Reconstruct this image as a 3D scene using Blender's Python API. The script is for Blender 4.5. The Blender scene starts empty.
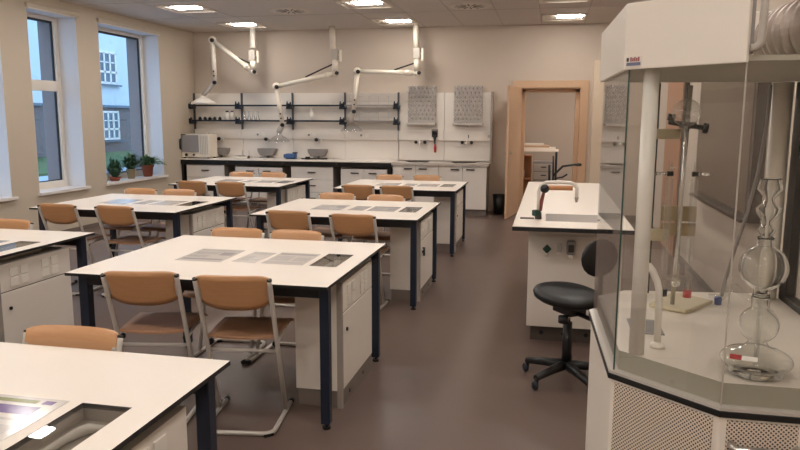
import bpy, bmesh, math, random
from mathutils import Vector, Matrix
C = bpy.context.scene.collection
PI = math.pi
random.seed(4)

# ------------------------------------------------------------------ materials
def lin(r, g, b):
    f = lambda c: (c/255/12.92) if c/255 <= .04045 else ((c/255+.055)/1.055)**2.4
    return (f(r), f(g), f(b), 1)

def mat(name, col, rough=.5, metal=0, var=0, scale=8, bump=0, coat=0):
    m = bpy.data.materials.new(name); m.use_nodes = True
    nt = m.node_tree; b = nt.nodes['Principled BSDF']
    b.inputs['Base Color'].default_value = col
    b.inputs['Roughness'].default_value = rough
    b.inputs['Metallic'].default_value = metal
    if coat: b.inputs['Coat Weight'].default_value = coat
    if var or bump:
        tc = nt.nodes.new('ShaderNodeTexCoord'); n = nt.nodes.new('ShaderNodeTexNoise')
        n.inputs['Scale'].default_value = scale; n.inputs['Detail'].default_value = 5
        nt.links.new(tc.outputs['Object'], n.inputs['Vector'])
        if var:
            r = nt.nodes.new('ShaderNodeMixRGB'); r.blend_type = 'MULTIPLY'; r.inputs[0].default_value = 1
            r.inputs[1].default_value = col
            k = nt.nodes.new('ShaderNodeMapRange')
            k.inputs[1].default_value = .25; k.inputs[2].default_value = .75
            k.inputs[3].default_value = 1-var; k.inputs[4].default_value = 1+var*.3
            nt.links.new(n.outputs[0], k.inputs[0]); nt.links.new(k.outputs[0], r.inputs[2])
            nt.links.new(r.outputs[0], b.inputs['Base Color'])
        if bump:
            bp = nt.nodes.new('ShaderNodeBump'); bp.inputs['Strength'].default_value = bump
            bp.inputs['Distance'].default_value = .004
            nt.links.new(n.outputs[0], bp.inputs['Height']); nt.links.new(bp.outputs[0], b.inputs['Normal'])
    return m

def wood(name, c1, c2, rough=.4, axis=0, scale=6):
    m = mat(name, c1, rough); nt = m.node_tree; b = nt.nodes['Principled BSDF']
    tc = nt.nodes.new('ShaderNodeTexCoord'); mp = nt.nodes.new('ShaderNodeMapping')
    s = [14, 14, 14]; s[axis] = 1.2; mp.inputs['Scale'].default_value = s
    n = nt.nodes.new('ShaderNodeTexNoise'); n.inputs['Scale'].default_value = scale; n.inputs['Detail'].default_value = 6
    r = nt.nodes.new('ShaderNodeMixRGB'); r.inputs[1].default_value = c1; r.inputs[2].default_value = c2
    nt.links.new(tc.outputs['Object'], mp.inputs[0]); nt.links.new(mp.outputs[0], n.inputs['Vector'])
    nt.links.new(n.outputs[0], r.inputs[0]); nt.links.new(r.outputs[0], b.inputs['Base Color'])
    return m

def glass(name, tint=(1, 1, 1, 1), f0=.04, boost=1.0, rough=0.0):
    """thin clear glass: transparent film plus a mirror reflection that follows the angle of view"""
    m = bpy.data.materials.new(name); m.use_nodes = True; nt = m.node_tree; nt.nodes.clear()
    o = nt.nodes.new('ShaderNodeOutputMaterial'); mx = nt.nodes.new('ShaderNodeMixShader')
    t = nt.nodes.new('ShaderNodeBsdfTransparent'); t.inputs[0].default_value = tint
    g = nt.nodes.new('ShaderNodeBsdfGlossy'); g.inputs['Roughness'].default_value = rough
    ge = nt.nodes.new('ShaderNodeNewGeometry'); d = nt.nodes.new('ShaderNodeVectorMath'); d.operation = 'DOT_PRODUCT'
    nt.links.new(ge.outputs['Normal'], d.inputs[0]); nt.links.new(ge.outputs['Incoming'], d.inputs[1])
    def M(op, a, bb=None):
        x = nt.nodes.new('ShaderNodeMath'); x.operation = op
        for i, v in enumerate((a, bb)):
            if v is None: continue
            if isinstance(v, (int, float)): x.inputs[i].default_value = v
            else: nt.links.new(v, x.inputs[i])
        return x.outputs[0]
    c = M('ABSOLUTE', d.outputs['Value']); c = M('MINIMUM', c, 1.0)
    f = M('POWER', M('SUBTRACT', 1.0, c), 5.0)
    f = M('ADD', M('MULTIPLY', f, (1-f0)*boost), f0)
    f = M('MINIMUM', f, 1.0)
    nt.links.new(f, mx.inputs[0]); nt.links.new(t.outputs[0], mx.inputs[1]); nt.links.new(g.outputs[0], mx.inputs[2])
    nt.links.new(mx.outputs[0], o.inputs[0]); return m

def emit(name, col, s):
    m = bpy.data.materials.new(name); m.use_nodes = True; nt = m.node_tree; nt.nodes.clear()
    o = nt.nodes.new('ShaderNodeOutputMaterial'); e = nt.nodes.new('ShaderNodeEmission')
    e.inputs[0].default_value = col; e.inputs[1].default_value = s
    nt.links.new(e.outputs[0], o.inputs[0]); return m

def perforated(name, col, hole, pitch):
    m = mat(name, col, .45); nt = m.node_tree; b = nt.nodes['Principled BSDF']
    tc = nt.nodes.new('ShaderNodeTexCoord'); sp = nt.nodes.new('ShaderNodeSeparateXYZ')
    nt.links.new(tc.outputs['Object'], sp.inputs[0])
    def M(op, a, bb=None):
        x = nt.nodes.new('ShaderNodeMath'); x.operation = op
        for i, v in enumerate((a, bb)):
            if v is None: continue
            if isinstance(v, (int, float)): x.inputs[i].default_value = v
            else: nt.links.new(v, x.inputs[i])
        return x.outputs[0]
    u = M('MULTIPLY', M('ADD', sp.outputs['X'], sp.outputs['Z']), .7071/pitch)
    v = M('MULTIPLY', M('SUBTRACT', sp.outputs['X'], sp.outputs['Z']), .7071/pitch)
    u = M('SUBTRACT', M('FRACT', u), .5); v = M('SUBTRACT', M('FRACT', v), .5)
    d = M('SQRT', M('ADD', M('MULTIPLY', u, u), M('MULTIPLY', v, v)))
    k = M('LESS_THAN', d, .31)
    r = nt.nodes.new('ShaderNodeMixRGB'); r.inputs[1].default_value = col; r.inputs[2].default_value = hole
    nt.links.new(k, r.inputs[0]); nt.links.new(r.outputs[0], b.inputs['Base Color']); return m

def mesh_grid(name, col, gap, pitch):
    """steel sheet with diagonal rows of pegs / holes"""
    m = perforated(name, col, gap, pitch); return m

M = {}
M['wall'] = mat('wall_paint', lin(204, 190, 175), .9, var=.03, scale=1.5)
M['wall_left'] = mat('tan_wall_paint', lin(203, 190, 172), .9, var=.03, scale=1.5)
M['ceiling'] = mat('ceiling_tile', lin(212, 204, 196), .95, var=.03, scale=40)
M['floor'] = mat('floor_vinyl', lin(108, 91, 83), .38, var=.10, scale=2.2)
M['reveal'] = mat('reveal_white', lin(226, 226, 228), .7)
M['sill'] = mat('sill_white', lin(236, 230, 224), .35)
M['frame'] = mat('window_frame_cream', lin(236, 228, 216), .45)
M['gasket'] = mat('gasket_black', lin(36, 36, 40), .6)
M['top'] = mat('laminate_white', lin(246, 236, 224), .38)
M['edge'] = mat('laminate_edge_black', lin(26, 26, 28), .45)
M['navy'] = mat('steel_navy', lin(24, 34, 52), .4)
M['navy_dark'] = mat('steel_black', lin(22, 24, 30), .5)
M['cab'] = mat('cabinet_white', lin(232, 224, 214), .5)
M['cab_grey'] = mat('cabinet_grey_edge', lin(158, 148, 139), .5)
M['plinth'] = mat('plinth_grey', lin(124, 113, 105), .5)
M['dark'] = mat('gap_dark', lin(50, 42, 38), .8)
M['black'] = mat('plastic_black', lin(20, 20, 21), .45)
M['black_gloss'] = mat('fascia_black', lin(18, 17, 18), .3)
M['handle'] = mat('handle_grey', lin(74, 66, 62), .4, .5)
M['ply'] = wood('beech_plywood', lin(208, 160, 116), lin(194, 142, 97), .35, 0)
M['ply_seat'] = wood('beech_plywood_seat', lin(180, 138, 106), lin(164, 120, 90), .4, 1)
M['tube'] = mat('tube_grey', lin(214, 208, 200), .35, .15)
M['clip'] = mat('clip_grey', lin(186, 178, 168), .5)
M['doorwood'] = wood('door_beech', lin(214, 180, 148), lin(202, 166, 132), .45, 2)
M['doorwood_dark'] = wood('cupboard_beech', lin(196, 140, 96), lin(180, 124, 82), .5, 2)
M['brownwood'] = wood('brown_veneer', lin(182, 138, 110), lin(168, 122, 96), .5, 2)
M['steel'] = mat('stainless', lin(206, 202, 196), .28, .9)
M['chrome'] = mat('chrome', lin(220, 218, 214), .12, 1)
M['alu'] = mat('aluminium', lin(150, 150, 154), .35, .7)
M['rail'] = mat('rail_anthracite', lin(40, 46, 56), .4, .3)
M['white_pl'] = mat('plastic_white', lin(238, 232, 222), .35)
M['offwhite'] = mat('enamel_cream', lin(232, 222, 206), .35)
M['greypl'] = mat('plastic_grey', lin(150, 144, 140), .45)
M['greycup'] = mat('cup_grey', lin(134, 128, 124), .5)
M['oven_door'] = mat('oven_door_grey', lin(150, 148, 150), .4)
M['red'] = mat('plastic_red', lin(178, 40, 36), .45)
M['blue'] = mat('plastic_blue', lin(40, 66, 130), .45)
M['green'] = mat('plastic_green', lin(26, 58, 46), .45)
M['navyblue'] = mat('steel_blue_paint', lin(58, 92, 140), .5)
M['terracotta'] = mat('terracotta', lin(168, 92, 66), .8, var=.15, scale=12)
M['pot_beige'] = mat('pot_beige', lin(176, 158, 122), .7)
M['soil'] = mat('soil', lin(48, 36, 28), .95)
M['leaf'] = mat('leaf_green', lin(84, 116, 74), .45, var=.25, scale=10)
M['leaf_dark'] = mat('leaf_dark_green', lin(62, 94, 64), .45, var=.25, scale=10)
M['paper'] = mat('laminated_paper', lin(226, 220, 214), .12, var=.05, scale=30)
M['print_grey'] = mat('print_grey', lin(212, 206, 204), .12, var=.15, scale=60)
M['print_dark'] = mat('print_dark', lin(184, 178, 180), .12, var=.15, scale=80)
M['print_purple'] = mat('print_purple', lin(132, 112, 160), .12, var=.2, scale=50)
M['print_olive'] = mat('print_olive', lin(158, 160, 118), .12, var=.25, scale=60)
M['basin'] = mat('basin_grey', lin(184, 175, 164), .45)
M['lid'] = glass('basin_cover_glass', (.88, .88, .87, 1), .06)
M['glass'] = glass('hood_glass', (.99, .993, .99, 1), .035, 1.0)
M['glass_edge'] = mat('glass_edge_green', lin(62, 84, 76), .2)
M['winglass'] = glass('window_glass', (.94, .96, .97, 1), .04)
M['ware'] = bpy.data.materials.new('laboratory_glass'); M['ware'].use_nodes = True
_b = M['ware'].node_tree.nodes['Principled BSDF']; _b.inputs['Transmission Weight'].default_value = 1; _b.inputs['IOR'].default_value = 1.47; _b.inputs['Roughness'].default_value = 0; _b.inputs['Base Color'].default_value = (.97, .985, .975, 1)
M['tubeglass'] = glass('thin_tube_glass', (.95, .955, .95, 1), .20, 1.6, .05)
M['acryl'] = glass('clear_acrylic', (.93, .93, .93, 1), .10, 1.5, .05)
M['slab'] = mat('hood_worktop', lin(238, 228, 214), .35)
M['slab_edge'] = mat('hood_worktop_edge_shaded', lin(170, 166, 150), .5)  # shade on the worktop's upright side is put into this darker colour
M['hood'] = mat('hood_white', lin(246, 238, 226), .45)
M['perf'] = perforated('perforated_sheet', lin(228, 214, 198), lin(58, 46, 40), .0075)
M['pegs'] = mesh_grid('peg_sheet', lin(184, 177, 171), lin(140, 132, 127), .034)
M['foil'] = mat('duct_foil', lin(150, 137, 128), .42, .5, bump=.2, scale=60)
M['beige_pl'] = mat('beige_plastic', lin(208, 196, 164), .5)
M['beige_dark'] = mat('beige_brown_plastic', lin(166, 146, 112), .5)
M['board'] = mat('board_dark', lin(62, 52, 46), .3)
M['board_face'] = mat('board_surface', lin(96, 88, 80), .25)
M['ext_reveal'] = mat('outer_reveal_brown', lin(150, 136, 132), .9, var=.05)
M['facade'] = mat('facade_pale', lin(216, 222, 226), .9, var=.04, scale=.6)
M['brick'] = mat('facade_brick', lin(128, 114, 112), .95, var=.2, scale=6)
M['ext_win'] = mat('far_window_glass', lin(92, 108, 122), .15)
M['lawn'] = mat('lawn', lin(92, 112, 66), .95, var=.3, scale=3)
M['paving'] = mat('paving', lin(176, 188, 198), .9, var=.06, scale=1)
M['lamp'] = emit('lamp_lens', (1, .935, .87, 1), 50)
M['lamp_plate'] = mat('lamp_reflector', lin(236, 226, 214), .4)
M['grille_dark'] = mat('vent_gap', lin(70, 60, 54), .8)
M['vent'] = mat('vent_plate', lin(216, 206, 194), .5)

# ------------------------------------------------------------------ mesh helpers
class MB:
    def __init__(s): s.bm = bmesh.new(); s.mi = 0
    def _new(s, fs):
        for f in fs: f.material_index = s.mi
    def box(s, c, d, rot=None):
        n = len(s.bm.faces)
        mt = Matrix.Translation(c) @ (rot.to_4x4() if rot else Matrix.Identity(4)) @ Matrix.Diagonal((d[0], d[1], d[2], 1))
        bmesh.ops.create_cube(s.bm, size=1, matrix=mt)
        s.bm.faces.ensure_lookup_table(); s._new(s.bm.faces[n:]); return s
    def b2(s, x0, x1, y0, y1, z0, z1):
        return s.box(((x0+x1)/2, (y0+y1)/2, (z0+z1)/2), (abs(x1-x0), abs(y1-y0), abs(z1-z0)))
    def tube(s, pts, r, seg=10, cap=True):
        pts = [Vector(p) for p in pts]; n = len(pts)
        rs = r if isinstance(r, (list, tuple)) else [r]*n
        rings = []; up = None
        for i, p in enumerate(pts):
            a = pts[max(i-1, 0)]; b = pts[min(i+1, n-1)]
            d = (b-a).normalized()
            if up is None:
                up = d.orthogonal().normalized()
            else:
                up = (up - d*up.dot(d)).normalized()
            w = d.cross(up)
            k = 1.0
            if 0 < i < n-1:
                ca = (pts[i]-a).normalized().dot((b-pts[i]).normalized())
                k = 1/max(.6, math.sqrt(max(0, (1+ca)/2)))
            rings.append([s.bm.verts.new(p + (up*math.cos(t)+w*math.sin(t))*rs[i]*(k if k < 1.3 else 1.3)) for t in [2*PI*j/seg for j in range(seg)]])
        fs = []
        for a, b in zip(rings, rings[1:]):
            for j in range(seg):
                fs.append(s.bm.faces.new((a[j], a[(j+1) % seg], b[(j+1) % seg], b[j])))
        if cap:
            fs.append(s.bm.faces.new(list(reversed(rings[0])))); fs.append(s.bm.faces.new(rings[-1]))
        for f in fs: f.smooth = len(f.verts) == 4
        s._new(fs); return s
    def cyl(s, a, b, r, r2=None, seg=16):
        return s.tube([a, b], [r, r if r2 is None else r2], seg)
    def lathe(s, prof, c=(0, 0, 0), seg=24, axis='z', ends=False):
        rings = []; c = Vector(c)
        for r, z in prof:
            ring = []
            for j in range(seg):
                t = 2*PI*j/seg; v = (r*math.cos(t), r*math.sin(t), z)
                if axis == 'y': v = (v[0], v[2], v[1])
                if axis == 'x': v = (v[2], v[0], v[1])
                ring.append(s.bm.verts.new(c+Vector(v)))
            rings.append(ring)
        fs = []
        for a, b in zip(rings, rings[1:]):
            for j in range(seg):
                f = s.bm.faces.new((a[j], a[(j+1) % seg], b[(j+1) % seg], b[j])); f.smooth = True; fs.append(f)
        if ends:
            fs.append(s.bm.faces.new(list(reversed(rings[0])))); fs.append(s.bm.faces.new(rings[-1]))
        s._new(fs); return s
    def sph(s, c, r, sc=(1, 1, 1), seg=16):
        n = len(s.bm.faces)
        bmesh.ops.create_uvsphere(s.bm, u_segments=seg, v_segments=max(6, seg//2), radius=1,
            matrix=Matrix.Translation(c) @ Matrix.Diagonal((r*sc[0], r*sc[1], r*sc[2], 1)))
        s.bm.faces.ensure_lookup_table()
        for f in s.bm.faces[n:]: f.smooth = True
        s._new(s.bm.faces[n:]); return s
    def prism(s, poly, z0, z1, tf=None):
        tf = tf or (lambda x, y, z: (x, y, z))
        a = [s.bm.verts.new(tf(x, y, z0)) for x, y in poly]; b = [s.bm.verts.new(tf(x, y, z1)) for x, y in poly]
        n = len(poly); fs = [s.bm.faces.new(list(reversed(a))), s.bm.faces.new(b)]
        for i in range(n): fs.append(s.bm.faces.new((a[i], a[(i+1) % n], b[(i+1) % n], b[i])))
        s._new(fs); return s
    def sheet(s, fn, nu, nv, th):
        """curved plate: fn(u,v)->point, thickness th along the local normal"""
        P = [[Vector(fn(i/nu, j/nv)) for j in range(nv+1)] for i in range(nu+1)]
        N = []
        for i in range(nu+1):
            row = []
            for j in range(nv+1):
                du = P[min(i+1, nu)][j]-P[max(i-1, 0)][j]; dv = P[i][min(j+1, nv)]-P[i][max(j-1, 0)]
                row.append(du.cross(dv).normalized())
            N.append(row)
        A = [[s.bm.verts.new(P[i][j]+N[i][j]*th/2) for j in range(nv+1)] for i in range(nu+1)]
        B = [[s.bm.verts.new(P[i][j]-N[i][j]*th/2) for j in range(nv+1)] for i in range(nu+1)]
        fs = []
        for i in range(nu):
            for j in range(nv):
                f = s.bm.faces.new((A[i][j], A[i+1][j], A[i+1][j+1], A[i][j+1])); f.smooth = True; fs.append(f)
                f = s.bm.faces.new((B[i][j+1], B[i+1][j+1], B[i+1][j], B[i][j])); f.smooth = True; fs.append(f)
        for i in range(nu):
            fs.append(s.bm.faces.new((A[i+1][0], A[i][0], B[i][0], B[i+1][0])))
            fs.append(s.bm.faces.new((A[i][nv], A[i+1][nv], B[i+1][nv], B[i][nv])))
        for j in range(nv):
            fs.append(s.bm.faces.new((A[0][j], A[0][j+1], B[0][j+1], B[0][j])))
            fs.append(s.bm.faces.new((A[nu][j+1], A[nu][j], B[nu][j], B[nu][j+1])))
        s._new(fs); return s
    def flat(s):
        for f in s.bm.faces: f.smooth = False
        return s
    def build(s, name, mats, parent=None, bevel=0, loc=None, fix=True):
        if fix: bmesh.ops.recalc_face_normals(s.bm, faces=s.bm.faces[:])
        me = bpy.data.meshes.new(name); s.bm.to_mesh(me); s.bm.free()
        for m in (mats if isinstance(mats, (list, tuple)) else [mats]): me.materials.append(m)
        o = bpy.data.objects.new(name, me); C.objects.link(o)
        if parent: o.parent = parent
        if loc: o.location = loc
        if bevel:
            bv = o.modifiers.new('bevel', 'BEVEL'); bv.width = bevel; bv.segments = 2; bv.limit_method = 'ANGLE'
        return o

def tag(o, label, cat, group=None):
    o['label'] = label; o['category'] = cat
    if group: o['group'] = group
    return o
def thing(name, label, cat, loc=(0, 0, 0), rz=0, group=None):
    o = bpy.data.objects.new(name, None); C.objects.link(o); o.empty_display_size = .1
    o.location = loc; o.rotation_euler = (0, 0, rz); return tag(o, label, cat, group)
def struct(o): o['kind'] = 'structure'; return o
def dup(root, loc, rz=None, label=None, group=None):
    r = root.copy(); C.objects.link(r); r.location = loc
    if rz is not None: r.rotation_euler = (0, 0, rz)
    if label: r['label'] = label
    if group: r['group'] = group
    def rec(src, dst):
        for ch in list(src.children):
            if ch.name in new: continue
            c = ch.copy(); C.objects.link(c); c.parent = dst; new.add(c.name); rec(ch, c)
    new = set(); rec(root, r); return r
def arc(c, r, a0, a1, n, plane='xz'):
    out = []
    for i in range(n+1):
        t = a0+(a1-a0)*i/n
        if plane == 'xz': out.append((c[0]+r*math.cos(t), c[1], c[2]+r*math.sin(t)))
        elif plane == 'xy': out.append((c[0]+r*math.cos(t), c[1]+r*math.sin(t), c[2]))
        else: out.append((c[0], c[1]+r*math.cos(t), c[2]+r*math.sin(t)))
    return out

XL, XR, YB, YF, ZC = -6.63, 1.52, 12.4, -3.4, 3.2

# ------------------------------------------------------------------ camera
f, p, y, r = 700., math.radians(8.64), math.radians(12.05), math.radians(.215)
fw = Vector((-math.sin(y)*math.cos(p), math.cos(y)*math.cos(p), -math.sin(p)))
rt = Vector((math.cos(y), math.sin(y), 0)); up = rt.cross(fw)
rt2 = math.cos(r)*rt+math.sin(r)*up; up2 = -math.sin(r)*rt+math.cos(r)*up
cd = bpy.data.cameras.new('camera'); cam = bpy.data.objects.new('camera', cd); C.objects.link(cam)
cd.sensor_fit = 'HORIZONTAL'; cd.sensor_width = 36; cd.lens = f*36/800; cd.clip_start = .05; cd.clip_end = 300
mw = Matrix.Identity(4)
for i in range(3): mw[i][0] = rt2[i]; mw[i][1] = up2[i]; mw[i][2] = -fw[i]
mw[2][3] = 1.62
cam.matrix_world = mw; bpy.context.scene.camera = cam

# ------------------------------------------------------------------ room shell
struct(MB().b2(XL-.6, XR+.2, YF-.2, YB+.3, -.1, 0).build('floor', M['floor']))
cb = MB().b2(XL-.6, XR+.2, YF-.2, YB+.3, ZC, ZC+.1)
struct(cb.build('ceiling', M['ceiling']))
# ceiling joints: thin recessed-looking lines of the tile grid
jb = MB()
gx = [-1.56-.6*k for k in range(-5, 9)]
for x in (-.86, -1.53, -2.92, -2.2, -4.95, -5.65, -.22, .48): jb.b2(x-.004, x+.004, YF, YB, ZC-.002, ZC)
for yy in (10.62, 9.1, 7.6, 6.1, 4.6): jb.b2(XL, XR, yy-.004, yy+.004, ZC-.002, ZC)
struct(jb.build('trim_ceiling', mat('tile_joint', lin(170, 160, 150), .9)))
# left wall with three window openings: inner leaf and outer leaf
W = [(6.42, 7.58), (8.07, 9.03), (9.53, 11.18)]; Z0, Z1 = .62, 3.02
XG, XO = -6.95, -7.2
def wall_leaf(x0, x1, edges, m, name, z0=Z0, z1=Z1):
    mb = MB(); prev = YF
    for a, b in edges:
        mb.b2(x0, x1, prev, a, 0, ZC); mb.b2(x0, x1, a, b, 0, z0); mb.b2(x0, x1, a, b, z1, ZC); prev = b
    mb.b2(x0, x1, prev, YB, 0, ZC)
    return struct(mb.build(name, m))
wall_leaf(XG-.05, XL, W, M['wall_left'], 'wall_left')
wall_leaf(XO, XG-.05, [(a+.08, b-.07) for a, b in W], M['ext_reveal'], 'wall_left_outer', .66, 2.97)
mb = MB(); 
DX0, DX1, DZ = -.53, .48, 2.15
mb.b2(XL-.6, DX0, YB, YB+.3, 0, ZC); mb.b2(DX1, XR+.2, YB, YB+.3, 0, ZC); mb.b2(DX0, DX1, YB, YB+.3, DZ, ZC)
struct(mb.build('wall_back', M['wall']))
struct(MB().b2(XR, XR+.2, YF-.2, YB, 0, ZC).build('wall_right', M['wall']))
struct(MB().b2(XL-.6, XR, YF-.2, YF, 0, ZC).build('wall_front', M['wall']))
# white boxed pilaster in the corner
pb = MB().b2(.66, .84, 12.22, YB, 0, 2.585); pb.b2(.66, .84, 12.215, YB, 2.0, 2.004)
struct(pb.build('pillar', mat('pilaster_paint', lin(222, 204, 180), .8), bevel=.004))
# windows
for i, (a, b) in enumerate(W):
    n = i+1
    rv = MB()
    rv.b2(XG, XL-.001, a, a+.006, Z0, Z1); rv.b2(XG, XL-.001, b-.006, b, Z0, Z1); rv.b2(XG, XL-.001, a, b, Z1-.006, Z1)
    struct(rv.build('trim_%d' % n, M['reveal']))
    root = bpy.data.objects.new('window_%d' % n, None); C.objects.link(root); struct(root); root.location = (XG, (a+b)/2, Z0)
    def P(mb, nm, m, bev=0):
        o = mb.build(nm, m, root, bev); o.location = -root.location; return o
    fr = MB(); w = .13
    wr = .08
    fr.b2(XG-.04, XG+.03, a+.007, a+w, Z0+.005, Z1-.007); fr.b2(XG-.04, XG+.03, b-wr, b-.007, Z0+.005, Z1-.007)
    fr.b2(XG-.04, XG+.03, a+w, b-wr, Z0+.005, Z0+.10); fr.b2(XG-.04, XG+.03, a+w, b-wr, Z1-.06, Z1-.007)
    if i < 2: fr.b2(XG-.04, XG+.032, a+w, b-wr, 1.985, 2.13)
    P(fr, 'frame', M['frame'], .006)
    gk = MB(); ga, gb, gz0, gz1 = a+w, b-wr, Z0+.1, Z1-.06
    for q in ((ga, ga+.018, gz0, gz1), (gb-.018, gb, gz0, gz1), (ga, gb, gz0, gz0+.012), (ga, gb, gz1-.03, gz1)):
        gk.b2(XG-.03, XG-.005, *q[:2], *q[2:])
    P(gk, 'gasket', M['gasket'])
    P(MB().b2(XG-.022, XG-.014, ga, gb, gz0, gz1), 'pane', M['winglass'])
    P(MB().b2(XG+.03, XL+.002, a+.007, b-.007, Z0+.001, Z0+.006).b2(XL+.002, XL+.05, a-.03, b+.05, Z0-.03, Z0+.006), 'window_sill', M['sill'])
    # blind cassette above the opening
    t = thing('roller_blind', ['cream roller blind cassette above the cropped front window', 'cream roller blind cassette above the middle window with a crossbar', 'cream roller blind cassette above the window with potted plants'][i], 'blind', (XL, (a+b)/2, Z1), 0, 'blind cassettes over the windows')
    MB().b2(0, .045, -(b-a)/2-.03, (b-a)/2+.03, .0, .06).build('cassette', M['wall_left'], t, .012)
    MB().cyl((.03, -(b-a)/2, -.008), (.03, (b-a)/2, -.008), .009).build('bottom_rail', M['frame'], t)

# doorway in the back wall with open leaf
root = bpy.data.objects.new('door_1', None); C.objects.link(root); struct(root); root.location = (DX0, YB, 0)
def P(mb, nm, m, bev=0, par=None):
    o = mb.build(nm, m, par or root, bev)
    if par is None: o.location = -root.location
    return o
fr = MB()
fr.b2(DX0-.14, DX0+.01, YB-.03, YB, 0, DZ+.12); fr.b2(DX1-.01, DX1+.12, YB-.03, YB, 0, DZ+.12); fr.b2(DX0-.14, DX1+.12, YB-.032, YB, DZ, DZ+.12)
P(fr, 'casing', M['doorwood'], .004)
fr = MB(); fr.b2(DX0, DX0+.02, YB-.01, YB+.3, 0, DZ); fr.b2(DX1-.02, DX1, YB-.01, YB+.3, 0, DZ); fr.b2(DX0, DX1, YB-.01, YB+.3, DZ-.02, DZ)
fr.b2(DX0+.02, DX0+.075, YB+.16, YB+.3, 0, DZ-.02); fr.b2(DX1-.09, DX1-.02, YB+.16, YB+.3, 0, DZ-.02); fr.b2(DX0+.02, DX1-.02, YB+.16, YB+.3, DZ-.07, DZ-.02)
P(fr, 'jamb', M['doorwood'], .003)
leaf = bpy.data.objects.new('leaf', None); C.objects.link(leaf); leaf.parent = root; leaf.location = (.0, -.035, 0); leaf.rotation_euler = (0, 0, math.radians(-98.5))
MB().b2(.02, 1.0, -.02, .02, .01, DZ+.0).build('door_panel', M['doorwood'], leaf, .004)
hb = MB()
for s in (-1, 1):
    hb.b2(.90, .94, s*.021, s*.027, .93, 1.17); hb.cyl((.92, s*.025, 1.08), (.92, s*.065, 1.08), .01); hb.cyl((.925, s*.06, 1.08), (.81, s*.06, 1.08), .009)
hb.build('door_handle', M['steel'], leaf)
# second door, in the right wall (seen through the hood)
root2 = bpy.data.objects.new('door_2', None); C.objects.link(root2); struct(root2); root2.location = (XR, 9.2, 0)
MB().b2(-.045, 0, -.62, .62, 0, 2.2).build('casing', M['black'], root2)
MB().b2(-.06, -.02, -.55, .55, .01, 2.14).build('leaf', M['brownwood'], root2, .004)
MB().cyl((-.1, -.42, 1.05), (-.1, -.30, 1.05), .01).cyl((-.1, -.42, 1.05), (-.05, -.42, 1.05), .01).build('door_handle', M['steel'], root2)
# baseboards
bbm = mat('baseboard_grey', lin(120, 108, 100), .6)
struct(MB().b2(-.95, DX0-.14, YB-.012, YB, 0, .06).b2(DX1+.12, .66, YB-.012, YB, 0, .06).build('baseboard_back', bbm))
struct(MB().b2(XR-.012, XR, YF, 8.55, 0, .06).b2(XR-.012, XR, 9.85, YB, 0, .06).build('baseboard_right', bbm))
struct(MB().b2(XL, XL+.012, YF, YB, 0, .06).build('baseboard_left', bbm))

# ------------------------------------------------------------------ store room behind the doorway
struct(MB().b2(-1.5, 1.6, YB+.3, 15.6, -.1, 0).build('floor_storeroom', M['floor']))
struct(MB().b2(-1.5, 1.6, YB+.3, 15.6, 2.9, 3.0).build('ceiling_storeroom', M['ceiling']))
struct(MB().b2(-1.5, 1.6, 15.6, 15.75, 0, 3.0).build('wall_storeroom_back', M['wall']))
struct(MB().b2(-1.6, -1.5, YB+.3, 15.75, 0, 3.0).build('wall_storeroom_left', M['wall']))
struct(MB().b2(1.6, 1.7, YB+.3, 15.75, 0, 3.0).build('wall_storeroom_right', M['wall']))

# ------------------------------------------------------------------ ceiling lights and vents
def ceiling_light(x, yy, label, nm='ceiling_light', z=ZC, m=None):
    t = thing(nm, label, 'ceiling light', (x, yy, z), 0, 'square ceiling lights')
    fb = MB(); s = .33
    fb.b2(-s, s, -s, s, -.008, 0); fb.b2(-s, s, -s, -s+.03, -.02, -.008); fb.b2(-s, s, s-.03, s, -.02, -.008)
    fb.b2(-s, -s+.03, -s, s, -.02, -.008); fb.b2(s-.03, s, -s, s, -.02, -.008)
    fb.build('frame', M['lamp_plate'], t, .003)
    MB().b2(-.10, .27, -.29, -.07, -.03, -.008).build('lens', m or M['lamp'], t, .004)
    rb = MB()
    for k in range(5): rb.b2(-.28+.02*k, -.275+.02*k, -.28, .28, -.016, -.008)
    rb.build('louver', M['vent'], t)
    return t
LB = {(-5.25, 9.68): 'square ceiling light of the window side, farther from the back wall',
      (-5.22, 11.52): 'square ceiling light over the oven corner, close to the back wall',
      (-2.6, 9.75): 'square ceiling light in the middle line, cropped at the top edge',
      (-2.56, 11.58): 'square ceiling light just before the extractor arm above the steel racks',
      (.13, 11.55): 'square ceiling light above the doorway, nearest the back wall',
      (.11, 9.75): 'square ceiling light above the island end, cut by the top edge'}
L0 = None
for (x, yy), lb in LB.items():
    if L0 is None: L0 = ceiling_light(x, yy, lb)
    else: dup(L0, (x, yy, ZC), 0, lb)
for x in (-5.25, -2.6, .12):
    for yy in (7.9, 6.1, 4.3, 2.5, .7, -1.1, -2.7):
        dup(L0, (x, yy, ZC), 0, 'square ceiling light of the rows overhead, nearer than the picture shows', 'ceiling lights overhead out of view')
def vent(x, yy, label):
    t = thing('ceiling_vent', label, 'vent', (x, yy, ZC), 0, 'round swirl vents in the ceiling')
    MB().lathe([(.001, -.006), (.30, -.006), (.32, 0), (.001, 0)], seg=36).build('plate', M['vent'], t)
    sb = MB()
    for k in range(12):
        a = 2*PI*k/12; R = Matrix.Rotation(a, 3, 'Z')
        sb.box(R @ Vector((.14, 0, -.007)), (.15, .016, .003), R)
    sb.build('slot', M['grille_dark'], t)
    MB().lathe([(.001, -.013), (.03, -.012), (.035, -.006)], seg=16).build('hub', M['vent'], t)
vent(-3.86, 10.2, 'round swirl ceiling vent between the two window-side and middle light rows')
vent(-1.19, 10.25, 'round swirl ceiling vent above the drying racks beside the tile joint')
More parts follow.
